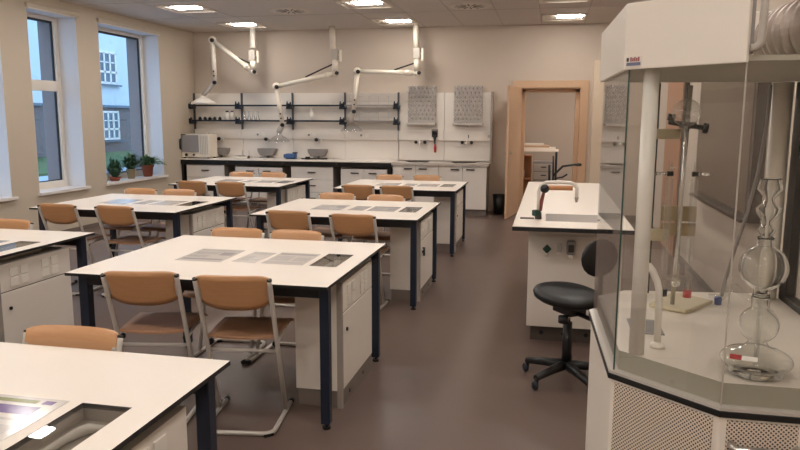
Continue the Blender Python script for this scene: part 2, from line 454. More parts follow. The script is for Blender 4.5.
# added lamp, out of view, to brighten the storeroom
t = thing('storeroom_fill_light', 'added unseen ceiling light brightening the storeroom beyond the doorway', 'ceiling light', (.9, 13.6, 2.9))
MB().b2(-.2, .2, -.2, .2, -.02, 0).build('frame', M['lamp_plate'], t)
MB().b2(-.18, .18, -.18, .18, -.03, -.02).build('lens', emit('storeroom_fill_lens', (1, .92, .86, 1), 85), t)

# ------------------------------------------------------------------ student tables
TZ = .79; TW, TD = 1.485, 1.27
def make_table(label):
    """origin: floor below the aisle-side edge, mid depth; x runs to -TW"""
    t = thing('lab_table', label, 'table', (0, 0, 0), 0, 'white student lab tables')
    x0, x1, y0, y1 = -TW, 0, -TD/2, TD/2; hx0, hx1, hy0, hy1 = -.262, -.10, -.165, .205
    mb = MB(); bm = mb.bm
    def V(x, yy, z): return bm.verts.new((x, yy, z))
    zt, zb = TZ, TZ-.016
    o = [V(*q, zt) for q in ((x0, y0), (x1, y0), (x1, y1), (x0, y1))]; i_ = [V(*q, zt) for q in ((hx0, hy0), (hx1, hy0), (hx1, hy1), (hx0, hy1))]
    ob = [V(*q, zb) for q in ((x0, y0), (x1, y0), (x1, y1), (x0, y1))]; ib = [V(*q, zb) for q in ((hx0, hy0), (hx1, hy0), (hx1, hy1), (hx0, hy1))]
    for k in range(4):
        l = (k+1) % 4
        bm.faces.new((o[k], o[l], i_[l], i_[k])).material_index = 0
        bm.faces.new((ob[l], ob[k], ib[k], ib[l])).material_index = 1
        bm.faces.new((o[l], o[k], ob[k], ob[l])).material_index = 1
        bm.faces.new((i_[k], i_[l], ib[l], ib[k])).material_index = 1
    mb.build('tabletop', [M['top'], M['edge']], t)
    lx0, lx1, ly0, ly1 = x0+.055, x1-.045, y0+.10, y1-.10
    for x in (lx0, lx1):
        for yy in (ly0, ly1):
            l = MB().b2(x-.025, x+.025, yy-.025, yy+.025, .03, zb-.001).build('leg', M['navy'], t, .004)
            MB().cyl((x, yy, 0), (x, yy, .012), .022).cyl((x, yy, .012), (x, yy, .03), .009).build('foot', M['black'], l)
    for yy in (ly0, ly1):
        MB().b2(lx0+.025, lx1-.025, yy-.018, yy+.018, zb-.065, zb-.001).build('apron', M['navy_dark'], t)
    MB().b2(lx0-.012, lx0+.012, ly0+.025, ly1-.025, zb-.05, zb-.001).build('apron', M['navy_dark'], t)
    # shallow basin under a glass cover
    bz = zb-.040; bs = MB()
    bs.b2(hx0, hx1, hy0, hy1, bz, bz+.004); bs.b2(hx0-.004, hx0, hy0, hy1, bz, zb); bs.b2(hx1, hx1+.004, hy0, hy1, bz, zb)
    bs.b2(hx0, hx1, hy0-.004, hy0, bz, zb); bs.b2(hx0, hx1, hy1, hy1+.004, bz, zb)
    bo = bs.build('basin', M['basin'], t)
    MB().tube([(-.215, -.14, bz+.018), (-.205, .05, bz+.02), (-.20, .09, bz+.02), (-.185, .125, bz+.02), (-.16, .13, bz+.02), (-.12, .125, bz+.02)], [.011, .011, .015, .013, .011, .011], 10).build('tap', M['white_pl'], bo)
    MB().b2(hx0+.001, hx1-.001, hy0+.001, hy1-.001, TZ-.005, TZ-.001).build('cover', M['lid'], t)
    return t
def make_pedestal(label):
    """origin on the floor, centre of footprint"""
    t = thing('socket_pedestal', label, 'cabinet', (0, 0, 0), 0, 'pedestal cabinets under the tables')
    w, d, h = .275, .67, .722
    MB().b2(-w/2+.01, w/2-.004, -d/2+.01, d/2-.01, .0, .10).build('plinth', M['plinth'], t)
    vb = MB()
    for yy in (-.18, .12): vb.cyl((w/2-.005, yy, .05), (w/2-.001, yy, .05), .012)
    vb.build('plinth_hole', M['black'], t)
    MB().b2(-w/2, w/2-.012, -d/2, d/2, .10, h).build('body', M['cab'], t, .003)
    MB().b2(w/2-.03, w/2, -d/2-.002, -d/2+.022, .0, h).build('corner_post', M['cab_grey'], t)
    dr = MB().b2(w/2-.012, w/2, -d/2+.024, d/2-.004, .105, .545).build('door', M['cab'], t, .003)
    MB().cyl((w/2, -d/2+.09, .44), (w/2+.008, -d/2+.09, .44), .011).build('lock', M['black'], dr)
    sp = MB().b2(w/2-.012, w/2-.001, -d/2+.024, d/2-.004, .552, h).build('socket_panel', M['cab'], t)
    MB().b2(w/2-.012, w/2-.006, -d/2+.024, d/2-.004, .545, .552).build('groove', M['dark'], t)
    for k, yy in enumerate((-.20, -.11, .08, .17)):
        for z in (.60, .665):
            sb = MB().b2(w/2-.001, w/2+.007, yy-.032, yy+.032, z-.028, z+.028)
            s = sb.build('socket', M['white_pl'], sp, .003)
    return t
TBL = [  # xr, yc, phrase
    ('T1', -1.058, 1.515, 'nearest table'), ('T2', -1.06, 3.875, 'big central table'), ('T3', -1.06, 6.27, 'third aisle table'), ('T4', -1.06, 8.68, 'rearmost aisle table'),
    ('L1', -3.23, 3.83, 'table cut by the picture edge'), ('L2', -3.23, 6.22, 'middle window table'), ('L3', -3.23, 8.66, 'rearmost window table')]
TLAB = {'T1': 'white lab table nearest the viewer, cut by the bottom left corner',
        'T2': 'large white lab table in the centre with two chairs facing away',
        'T3': 'white lab table by the aisle, right behind the big central table',
        'T4': 'white lab table by the aisle, last one before the sink cabinets',
        'L1': 'white lab table cut by the left edge, socket pedestal facing us',
        'L2': 'white lab table beside the windows, middle one of its row',
        'L3': 'white lab table of the window row, closest to the back counter'}
PLAB = {'T1': 'white socket pedestal under the nearest table, cut by the bottom edge', 'T2': 'white socket pedestal under the large central table',
        'T3': 'white socket pedestal with a key hanging in its lock, by the aisle', 'T4': 'white socket pedestal under the rearmost aisle table',
        'L1': 'white socket pedestal of the table cut by the left edge', 'L2': 'white socket pedestal under the middle table of the window row',
        'L3': 'white socket pedestal under the rearmost window-row table'}
T0 = make_table(TLAB['T2']); P0 = make_pedestal(PLAB['T2'])
for k, (n, xr, yc, ph) in enumerate(TBL):
    ploc = (xr-.035-.1375, yc+.06, 0)
    if n == 'T2': T0.location = (xr, yc, 0); P0.location = ploc
for n, xr, yc, ph in TBL:
    ploc = (xr-.035-.1375, yc+.06, 0)
    if n == 'T2': continue
    dup(T0, (xr, yc, 0), 0, TLAB[n]); q = dup(P0, ploc, 0, PLAB[n])
    if n == 'T3':
        kb = MB().cyl((.1375, -.22, .47), (.16, -.22, .47), .006).b2(.146, .158, -.235, -.205, .40, .465)
        kb.build('key', M['black'], q)

# ------------------------------------------------------------------ laminated sheets on the tables
def sheet(label, x0, x1, y0, y1, rz=0, blocks=(), z=TZ):
    cx, cy = (x0+x1)/2, (y0+y1)/2; w, d = x1-x0, y1-y0
    t = thing('laminated_sheet', label, 'printed sheet', (cx, cy, z), rz, 'laminated handouts on the lab tables')
    MB().b2(-w/2, w/2, -d/2, d/2, .0006, .0016).build('film', M['paper'], t)
    for (u0, u1, v0, v1, m) in blocks:
        MB().b2(-w/2+w*u0, -w/2+w*u1, -d/2+d*v0, -d/2+d*v1, .0016, .0021).build('print_block', M[m], t)
B1 = [(.06, .94, .84, .93, 'print_grey'), (.06, .6, .55, .75, 'print_grey'), (.65, .94, .5, .75, 'print_dark'), (.06, .94, .12, .22, 'print_dark'), (.06, .5, .30, .48, 'print_grey')]
B2 = [(.1, .9, .78, .92, 'print_grey'), (.1, .55, .15, .6, 'print_grey'), (.6, .9, .2, .3, 'print_grey')]
B3 = [(.05, .95, .80, .92, 'print_dark'), (.05, .95, .08, .2, 'print_grey'), (.05, .5, .3, .7, 'print_grey'), (.6, .95, .3, .6, 'print_grey')]
BP = [(.03, .72, .90, .955, 'print_olive'), (.78, .90, .90, .96, 'print_purple'), (.03, .84, .72, .85, 'print_purple'), (.05, .8, .63, .655, 'print_grey'), (.05, .9, .42, .55, 'print_grey'), (.05, .6, .2, .35, 'print_olive')]
ps = {'T1': 'nearest table', 'T2': 'big central table', 'T3': 'third aisle table', 'T4': 'rearmost aisle table', 'L2': 'middle window table', 'L3': 'rearmost window table'}
for n, xr, yc, ph in TBL:
    if n == 'T1':
        sheet('laminated sheet with purple and olive bands, beside the glass cover on the nearest table', xr-.60, xr-.305, yc-.20, yc+.205, .0, BP)
        continue
    if n == 'L1':
        sheet('pale laminated sheet at the left picture edge beside the glass cover', xr-.62, xr-.33, yc-.17, yc+.19, 0.02, B1)
        continue
    sheet('laminated sheet farthest from the glass cover on the %s' % ph, xr-1.09, xr-.80, yc-.19, yc+.18, .02, B1)
    sheet('narrow laminated sheet between two others on the %s' % ph, xr-.735, xr-.585, yc-.16, yc+.15, -.05, B2)
    sheet('laminated sheet right beside the glass cover on the %s' % ph, xr-.555, xr-.30, yc-.165, yc+.17, 0, B3)

# ------------------------------------------------------------------ plywood chairs on sled frames
def make_chair(label):
    """faces +Y, y = 0 at the top of the backrest"""
    t = thing('school_chair', label, 'chair', (0, 0, 0), 0, 'plywood school chairs')
    w = .188
    fb = MB(); R = .05
    base = [(-w, .44, .0135), (-w, .07, .0135)] + arc((-w+R, .02+R, .0135), R, PI, 1.5*PI, 5, 'xy')[1:] + [(w-R, .02, .0135)] + arc((w-R, .02+R, .0135), R, 1.5*PI, 2*PI, 5, 'xy')[1:] + [(w, .44, .0135)]
    fb.tube(base, .0125, 10)
    fb.build('sled_base', M['tube'], t)
    for s in (-1, 1):
        MB().tube([(s*w, .315, .025), (s*w, .165, .44), (s*(w+.002), .031, .80), (s*(w+.002), .027, .818)], .0125, 10).build('upright', M['tube'], t)
        MB().cyl((s*w, .435, .015), (s*w, .465, .015), .015).build('end_cap', M['black'], t)
        MB().box((s*(w-.025), .028, .007), (.05, .03, .014), Matrix.Rotation(s*.7, 3, 'Z')).build('glide', M['black'], t)
        MB().cyl((s*(w+.002), .027, .817), (s*(w+.002), .024, .826), .0130).build('plug', M['black'], t)
        MB().box((s*(w-.008), .058, .745), (.020, .020, .085), Matrix.Rotation(.33, 3, 'X')).build('clip', M['clip'], t, .006)
        MB().tube([(s*w, .165, .455), (s*(w-.01), .30, .464), (s*(w-.02), .46, .466)], .010, 8).build('seat_support', M['tube'], t)
        MB().cyl((s*(w-.012), .165, .447), (s*(w-.012), .195, .447), .016).build('buffer', M['black'], t)
    MB().tube([(-w, .19, .40), (w, .19, .40)], .010, 8).build('crossbar', M['tube'], t)
    def bk(u, v):
        x = (u-.5)*2; X = x*.187
        bot = .652+.048*abs(x)**3; top = .845-.014*abs(x)**8
        z = bot+(top-bot)*v
        return (X, .060-.33*(z-.740)-.026*(1-x*x)+(.010*(1-v)**2), z)
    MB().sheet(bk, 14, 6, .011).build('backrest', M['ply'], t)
    def st(u, v):
        x = (u-.5)*2; wv = .176+.016*math.sin(min(1, v*1.2)*PI/2)
        X = x*wv; yy = .145+.41*v-(.03*abs(x)**4 if v > .9 else 0)
        z = .478 + .012*abs(x)**2*(1-v) + .012*v - .055*max(0, v-.78)**2/.0484*.35
        return (X, yy, z)
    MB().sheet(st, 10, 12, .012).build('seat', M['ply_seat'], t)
    return t
CH = [('T2', 0, -2.03, 3.125, 'plywood chair facing away, window-side one at the big central table'),
      ('T2', 0, -1.53, 3.14, 'plywood chair facing away, beside the pedestal of the big central table'),
      ('T2', 1, -2.16, 4.585, 'plywood chair beyond the big central table, window-side of two'),
      ('T2', 1, -1.712, 4.56, 'plywood chair beyond the big central table, aisle-side of two'),
      ('T3', 0, -2.168, 5.58, 'plywood chair on the near side of the third aisle table, window-side'),
      ('T3', 0, -1.575, 5.465, 'plywood chair pulled out nearest the aisle at the third aisle table'),
      ('T3', 1, -2.179, 7.06, 'plywood chair beyond the third aisle table, window-side of two'),
      ('T3', 1, -1.632, 6.98, 'plywood chair beyond the third aisle table, aisle-side of two'),
      ('T4', 0, -2.217, 7.98, 'plywood chair on the near side of the rearmost aisle table, window-side'),
      ('T4', 0, -1.751, 7.98, 'plywood chair on the near side of the rearmost aisle table, aisle-side'),
      ('T4', 1, -2.179, 9.53, 'plywood chair between rearmost aisle table and counter, window-side'),
      ('T4', 1, -1.66, 9.6, 'plywood chair between rearmost aisle table and sink cabinets, aisle-side'),
      ('L1', 1, -4.02, 4.59, 'plywood chair beyond the table cut by the left edge'),
      ('L2', 0, -4.37, 5.52, 'plywood chair facing away at the middle window table, window-side'),
      ('L2', 0, -3.791, 5.53, 'plywood chair facing away at the middle window table, aisle-side'),
      ('L2', 1, -4.425, 6.985, 'plywood chair beyond the middle window table, below the potted plants'),
      ('L2', 1, -3.956, 6.99, 'plywood chair beyond the middle window table, aisle-side of two'),
      ('L3', 0, -4.361, 7.97, 'plywood chair facing away at the rearmost window table, window-side'),
      ('L3', 0, -3.844, 7.97, 'plywood chair facing away at the rearmost window table, aisle-side'),
      ('L3', 1, -4.384, 9.53, 'plywood chair between rearmost window table and counter, window-side'),
      ('L3', 1, -3.913, 9.56, 'plywood chair between rearmost window table and counter, aisle-side'),
      ('T1', 1, -1.72, 2.225, 'plywood chair with only its backrest top showing behind the nearest table')]
C0 = make_chair(CH[0][4])
rnd = random.Random(7)
for k, (n, far, x, yy, lb) in enumerate(CH):
    rz = (PI if far else 0)+math.radians((11, 8, 3, -2)[k] if k < 4 else rnd.uniform(-3, 3))
    if k == 15: rz = PI
    yc = [q_[2] for q_ in TBL if q_[0] == n][0]
    yy = max(yy, yc+TD/2+.088) if far else min(yy, yc-TD/2-.088)
    if k == 0: C0.location = (x, yy, 0); C0.rotation_euler = (0, 0, rz)
    else: dup(C0, (x, yy, 0), rz, lb)

# ------------------------------------------------------------------ back counter run
YC = 11.74
t = thing('back_counter', 'long white worktop with black front fascia along the back wall', 'counter', (XL, YC, 0))
def A(mb, nm, m, bev=0, par=None):
    o = mb.build(nm, m, par or t, bev)
    if (par or t) is t: o.location = -t.location
    return o
A(MB().b2(XL+.005, -2.665, YC-.01, 12.325, .865, .885), 'worktop', M['top'], .003)
A(MB().b2(XL+.005, -2.665, YC, YC+.03, .785, .865), 'fascia', M['black_gloss'])
A(MB().b2(-2.715, -2.668, YC, 12.3, 0, .785), 'end_post', M['black_gloss'])
A(MB().b2(XL+.01, XL+.055, YC+.02, 12.3, 0, .785), 'end_post', M['black_gloss'])
for x in (-5.70, -4.65, -3.65):
    k = A(MB().cyl((x, YC, .825), (x, YC-.012, .825), .018), 'knob', M['handle'])
def cabinet(x0, x1, kind, label, y0=YC+.03, top=.775, hand='c'):
    c = thing('base_cabinet', label, 'cabinet', ((x0+x1)/2, y0, 0), 0, 'base cabinets along the back wall')
    w = x1-x0
    MB().b2(-w/2, w/2, .02, .50, .10, top).build('body', M['cab_grey'], c)
    MB().b2(-w/2+.005, w/2-.005, .05, .48, 0, .10).build('plinth', M['plinth'], c)
    def front(a, b, z0, z1, nm, hx, hz):
        d = MB().b2(a+.003, b-.003, 0, .02, z0+.003, z1-.003).build(nm, M['cab'], c, .003)
        MB().tube([(hx-.065, 0, hz), (hx-.065, -.025, hz), (hx+.065, -.025, hz), (hx+.065, 0, hz)], .008, 8).build('handle', M['handle'], d)
    if kind == 'doors':
        front(-w/2, 0, .10, top, 'door', -.16 if hand == 'c' else -.13, top-.07 if hand == 'c' else top-.06); front(0, w/2, .10, top, 'door', .16 if hand == 'c' else .13, top-.07 if hand == 'c' else top-.06)
    else:
        zs = [top, .545, .32, .10]
        for i in range(3): front(-w/2, w/2, zs[i+1], zs[i], 'drawer', 0, zs[i]-.10)
    return c
cabinet(-6.53, -5.78, 'drawers', 'white drawer cabinet at the window end of the counter')
cabinet(-5.57, -4.66, 'doors', 'white two-door cabinet under the counter, next to the window-end drawers', top=.75)
cabinet(-4.50, -3.72, 'drawers', 'white three-drawer cabinet in the middle of the counter')
cabinet(-3.58, -2.74, 'doors', 'white two-door cabinet under the counter, right before the sinks', top=.75)
# sink unit
cabinet(-2.645, -1.845, 'doors', 'white sink cabinet pair nearer the counter, below the first drying rack', y0=11.76, top=.835, hand='s')
cabinet(-1.843, -1.03, 'doors', 'white sink cabinet pair nearest the doorway, below the second drying rack', y0=11.76, top=.835, hand='s')
t = thing('sink_worktop', 'pale grey worktop with two recessed sinks beside the doorway', 'worktop', (-1.84, 11.73, .835))
def frame_top(mb, x0, x1, y0, y1, holes, z0, z1):
    xs = sorted({x0, x1, *[h[0] for h in holes], *[h[1] for h in holes]}); ys = sorted({y0, y1, *[h[2] for h in holes], *[h[3] for h in holes]})
    for a, b in zip(xs, xs[1:]):
        for c_, d_ in zip(ys, ys[1:]):
            mx, my = (a+b)/2, (c_+d_)/2
            if any(h[0] < mx < h[1] and h[2] < my < h[3] for h in holes): continue
            mb.b2(a, b, c_, d_, z0, z1)
    return mb
H = [(-2.46, -2.06, 11.86, 12.22), (-1.66, -1.24, 11.86, 12.22)]
A(frame_top(MB(), -2.66, -1.0, 11.72, 12.325, H, .836, .876), 'worktop', mat('sink_worktop_grey', lin(196, 186, 176), .35))
for h in H:
    sb = MB(); a, b, c_, d_ = h
    sb.b2(a-.004, b+.004, c_-.004, d_+.004, .837, .842)
    sb.b2(a-.004, a, c_, d_, .842, .880); sb.b2(b, b+.004, c_, d_, .842, .880); sb.b2(a, b, c_-.004, c_, .842, .880); sb.b2(a, b, d_, d_+.004, .842, .880)
    A(sb, 'sink_basin', M['steel'])
# wall panels and service channels
def panel(x0, x1, label):
    q = thing('wall_panel', label, 'panel', ((x0+x1)/2, 12.365, .885), 0, 'white service panels on the back wall')
    w = x1-x0
    MB().b2(-w/2+.003, w/2-.003, -.03, .034, 0, 1.19).build('board', M['cab'], q, .003)
    ch = MB().b2(-w/2+.003, w/2-.003, -.085, -.03, .355, .525).build('channel', M['cab'], q, .005)
    return q, ch
PX = [-6.615, -5.65, -4.65, -3.65, -2.665]
PL = ['white service panel behind the oven', 'white service panel carrying the clear flasks shelf', 'white service panel above the blue instrument', 'white service panel behind the wire-guarded shelves']
for i in range(4):
    q, ch = panel(PX[i], PX[i+1], PL[i])
    for sx in (-.18, -.08):
        so = MB().b2(sx-.035, sx+.035, -.092, -.085, .40, .47).build('socket', M['white_pl'], ch, .003)
    MB().lathe([(.001, 0), (.022, 0), (.022, .006)], seg=14, axis='y', c=(-.18, -.096, .435)).build('socket_well', M['greypl'], ch)
q, ch = panel(-2.66, -1.84, 'white tiled panel behind the first sink, under the first drying rack')
q2, ch2 = panel(-1.84, -1.025, 'white tiled panel behind the second sink, nearest the doorway')
MB().b2(.36, .40, -.092, -.085, .41, .46).build('socket', M['clip'], ch2)
MB().b2(.02, .035, -.092, -.085, .40, .46).build('switch', M['black'], ch2)
MB().b2(.405, .44, -.12, .034, -.01, 1.2).build('end_board', M['cab_grey'], q2)
# drying racks
for x, lb in ((-2.24, 'steel peg drying rack over the first sink'), (-1.425, 'steel peg drying rack over the second sink, nearest the doorway')):
    q = thing('drying_rack', lb, 'drying rack', (x, 12.333, 1.51), 0, 'steel drying racks over the sinks')
    bm_ = MB().b2(-.25, .25, -.03, 0, .04, .68); bm_.build('back_plate', M['pegs'], q)
    pg = MB()
    for r_ in range(8):
        for c_ in range(7):
            x_ = -.21+.07*c_+(.0175 if r_ % 2 else -.0175); z_ = .10+.075*r_
            pg.cyl((x_, -.03, z_), (x_, -.13, z_+.05), .007, .005, 6)
    o = pg.build('peg', M['white_pl'], q); o['kind'] = 'stuff'
    MB().b2(-.255, .255, -.14, 0, 0, .04).build('drip_tray', M['steel'], q, .004)
    MB().cyl((0, -.06, 0), (0, -.06, -.03), .012).build('drain', M['steel'], q)
# sink taps
for x, lb in ((-2.255, 'wall tap pair with black knobs at the first sink'), (-1.43, 'wall tap pair with black knobs at the second sink')):
    q = thing('wall_tap', lb, 'tap', (x, 12.335, 1.21), 0, 'wall taps over the sinks')
    MB().cyl((-.1, -.04, 0), (.1, -.04, 0), .012).cyl((-.08, 0, 0), (-.08, -.05, 0), .016).cyl((.08, 0, 0), (.08, -.05, 0), .016).build('body', M['white_pl'], q)
    for s in (-1, 1): MB().lathe([(.001, -.10), (.026, -.098), (.03, -.08), (.026, -.05), (.001, -.05)], (s*.08, 0, 0), 14, 'y').build('knob', M['black'], q)
    MB().tube([(0, -.04, 0), (0, -.05, .02), (0, -.12, .03), (0, -.19, .02), (0, -.21, -.03)], .010, 8).build('spout', M['white_pl'], q)
# hand brush hanging between the sinks
q = thing('hand_brush', 'black brush with red handle hanging between the two sinks', 'brush', (-2.0, 12.27, 1.0))
MB().b2(-.05, .05, -.02, .02, .30, .36).build('block', M['black'], q, .006)
bb = MB()
for k in range(8): bb.cyl((-.045+.013*k, 0, .355), (-.055+.0155*k, -.005, .44), .006, .004, 6)
bb.build('bristle', M['black'], q)
MB().tube([(0, 0, .30), (0, 0, .24), (.005, 0, .17)], [.03, .016, .014], 8).build('handle', M['black'], q)
MB().tube([(.005, 0, .17), (.008, 0, .10), (.01, 0, .03)], [.015, .024, .018], 8).build('grip', M['red'], q)
# reagent rack
t = thing('reagent_rack', 'dark double-rail rack with clamps running along the white panels', 'rack', (-6.6, 12.33, 1.2))
for x in PX: A(MB().b2(x-.015, x+.015, 12.30, 12.332, 1.24+.0, 2.08), 'post', mat('post_grey', lin(92, 92, 96), .4, .4))
for i in range(4):
    for z in (1.85, 1.575):
        a, b = PX[i]+.022, PX[i+1]-.022
        sh = A(MB().b2(a, b, 12.14, 12.30, z-.012, z+.006), 'shelf', M['acryl'] if i < 3 else M['alu'])
        MB().b2(a, b, 12.125, 12.145, z-.018, z+.012).build('rail', M['rail'] if i < 3 else M['greypl'], sh)
        if i == 3:
            wg = MB()
            for k in range(5):
                xx = a+.12+(b-a-.24)*k/4
                wg.tube([(xx, 12.13, z), (xx, 12.13, z+.16), (xx, 12.28, z+.16)], .004, 6)
            wg.tube([(a+.05, 12.13, z+.07), (b-.05, 12.13, z+.07)], .004, 6)
            wg.build('wire_guard', M['steel'], sh)
for x in PX:
    for z in (1.85, 1.575):
        k = MB().b2(x-.04, x+.04, 12.11, 12.30, z-.055, z+.0).cyl((x-.06, 12.15, z-.045), (x+.06, 12.15, z-.045), .022).cyl((x-.03, 12.12, z+.03), (x-.03, 12.12, z+.07), .012).cyl((x+.03, 12.12, z+.03), (x+.03, 12.12, z+.06), .012)
        k.b2(x-.045, x+.045, 12.11, 12.13, z-.02, z+.035)
        A(k, 'clamp', M['rail'])
# things on the rack
def bottle(x, z, h, r_, label, capm, bm_, grp):
    q = thing('reagent_bottle', label, 'bottle', (x, 12.21, z), 0, grp)
    MB().lathe([(.001, 0), (r_, 0), (r_, h*.6), (r_*.45, h*.78), (r_*.45, h*.88)], seg=14).build('body', bm_, q)
    MB().lathe([(r_*.6, h*.86), (r_*.6, h), (.001, h)], seg=14).build('cap', capm, q)
SZ = 1.575+.007
bottle(-5.90, SZ, .17, .045, 'white bottle with dark cap on the lower rail, oven side of two', M['black'], M['white_pl'], 'white bottles on the rack')
bottle(-5.80, SZ, .17, .045, 'white bottle with dark red cap on the lower rail beside another', mat('cap_red', lin(120, 50, 40), .5), M['white_pl'], 'white bottles on the rack')
bottle(-4.25, SZ, .22, .05, 'lone white bottle on the lower rail of the third bay', M['white_pl'], M['white_pl'], 'white bottles on the rack')
FL = ['nearest the post', 'second from the post', 'third from the post', 'farthest from the post']
for k in range(4):
    q = MB().lathe([(.001, 0), (.035, 0), (.037, .01), (.015, .09), (.013, .15), (.018, .16)], seg=16).build('glass_flask', M['ware'])
    q.location = (-5.55+.085*k, 12.21, SZ); tag(q, 'small clear flask on the lower rail above the trays, %s' % FL[k], 'flask', 'clear flasks on the lower rail')
for k in range(5):
    q = MB().lathe([(.001, 0), (.03, 0), (.033, .04), (.016, .05), (.016, .062), (.001, .062)], seg=12).build('dark_jar', M['black'])
    q.location = (-6.45+.10*k, 12.21, SZ); tag(q, 'small dark jar in a row on the lower rail above the oven', 'jar', 'dark jars above the oven')
# taps and cup sinks of the counter wall
for x, w_, lb in ((-6.08, .34, 'grey cup sink on the wall right beside the oven'), (-5.14, .35, 'grey cup sink on the wall between the balance and blue instrument'), (-4.16, .35, 'grey cup sink on the wall behind the black clamp rods')):
    q = thing('cup_sink', lb, 'cup sink', (x, 12.335, .92), 0, 'grey cup sinks on the wall')
    MB().prism([(-w_/2, .145), (w_/2, .145), (w_/2-.008, .085), (w_/2-.055, .015), (-w_/2+.055, .015), (-w_/2+.008, .085)], 0, .15, lambda a, b, c_: (a, -c_, b)).build('bowl', M['greycup'], q, .008)
    MB().cyl((0, -.04, .015), (0, -.04, -.035), .02).build('drain', M['greycup'], q)
for x, lb in ((-6.10, 'small wall tap with black knob over the cup sink by the oven'), (-5.16, 'small wall tap with black knob over the middle cup sink'), (-4.18, 'small wall tap with black knob over the third cup sink')):
    q = thing('water_tap', lb, 'tap', (x, 12.335, 1.235), 0, 'small wall taps over the cup sinks')
    MB().cyl((0, 0, 0), (0, -.07, 0), .014).build('body', M['white_pl'], q)
    MB().lathe([(.001, -.115), (.03, -.112), (.034, -.09), (.028, -.065), (.001, -.065)], (0, 0, 0), 12, 'y').build('knob', M['black'], q)
    MB().tube([(.02, -.05, 0), (.07, -.07, .015), (.09, -.09, .0), (.09, -.095, -.06)], .009, 8).build('spout', M['white_pl'], q)
# oven
q = thing('drying_oven', 'white bench oven with grey door on the window end of counter', 'oven', (-6.352, 11.98, .886)); q.scale = (.93, 1, 1)
MB().b2(-.295, .295, -.18, .15, .02, .445).build('body', M['offwhite'], q, .008)
for sx in (-.25, .25):
    MB().cyl((sx, -.14, 0), (sx, -.14, .02), .02).cyl((sx, .10, 0), (sx, .10, .02), .02).build('foot', M['black'], q)
dr = MB().b2(-.28, .075, -.205, -.18, .115, .425).build('door', M['oven_door'], q, .008)
MB().tube([(-.285, -.205, .17), (-.285, -.245, .18), (-.285, -.245, .34), (-.285, -.205, .35)], .013, 8).build('handle', M['black'], dr)
MB().b2(-.28, -.19, -.21, -.18, .428, .439).build('hinge', M['black'], q)
vs = MB()
for k in range(5): vs.b2(.115+.035*k, .119+.035*k, -.184, -.18, .08, .41)
vs.build('vent', M['cab_grey'], q)
for xx in (-.19, -.03): MB().cyl((xx, -.18, .065), (xx, -.205, .065), .026 if xx < -.1 else .018).build('knob', M['black'], q)
# balance-like stand tray
q = thing('lab_balance', 'small white balance with upright rods beside the oven', 'balance', (-5.56, 12.1, .885))
MB().b2(-.16, .16, -.07, .07, 0, .035).build('base', M['offwhite'], q, .01)
MB().b2(-.15, .02, -.06, .06, .045, .055).build('pan', M['steel'], q)
MB().cyl((-.06, 0, .035), (-.06, 0, .05), .02).build('pan_support', M['greypl'], q)
MB().cyl((-.03, .05, .035), (-.03, .05, .15), .008).cyl((.10, .05, .035), (.10, .05, .15), .006).build('rod', M['steel'], q)
MB().cyl((.13, -.06, .02), (.155, -.075, .03), .022).build('knob', M['handle'], q)
# blue instrument with black rods
q = thing('blue_instrument', 'small blue instrument lying on the counter before the third cup sink', 'instrument', (-4.62, 12.1, .885))
MB().b2(-.09, .10, -.06, .06, .012, .10).build('body', M['navyblue'], q, .02)
MB().cyl((-.13, 0, .055), (-.09, 0, .055), .035).build('end_bell', M['navyblue'], q)
MB().b2(-.08, .09, -.07, .07, 0, .012).build('base', M['rail'], q)
MB().b2(.04, .12, -.03, .03, .10, .125).build('terminal', M['rail'], q, .004)
q = thing('clamp_rod', 'black clamp with rod lying before the third cup sink', 'clamp', (-4.22, 12.05, .885))
MB().cyl((-.18, 0, .012), (.24, .03, .012), .011).build('rod', M['black'], q)
MB().b2(-.10, -.02, -.03, .03, .0, .05).build('boss', M['black'], q, .008)
MB().tube([(.15, -.03, .02), (.25, -.05, .02), (.30, .0, .02), (.25, .06, .02)], .011, 8).build('jaw', M['handle'], q)
# waste bin
q = thing('waste_bin', 'black waste bin between the sink cabinet and open door', 'bin', (-.83, 12.1, 0))
MB().lathe([(.001, 0), (.09, 0), (.115, .32), (.105, .32), (.085, .02)], seg=24).build('bucket', M['black'], q)
MB().lathe([(.113, .318), (.121, .318), (.121, .335), (.113, .335)], seg=24).build('rim', M['black'], q)

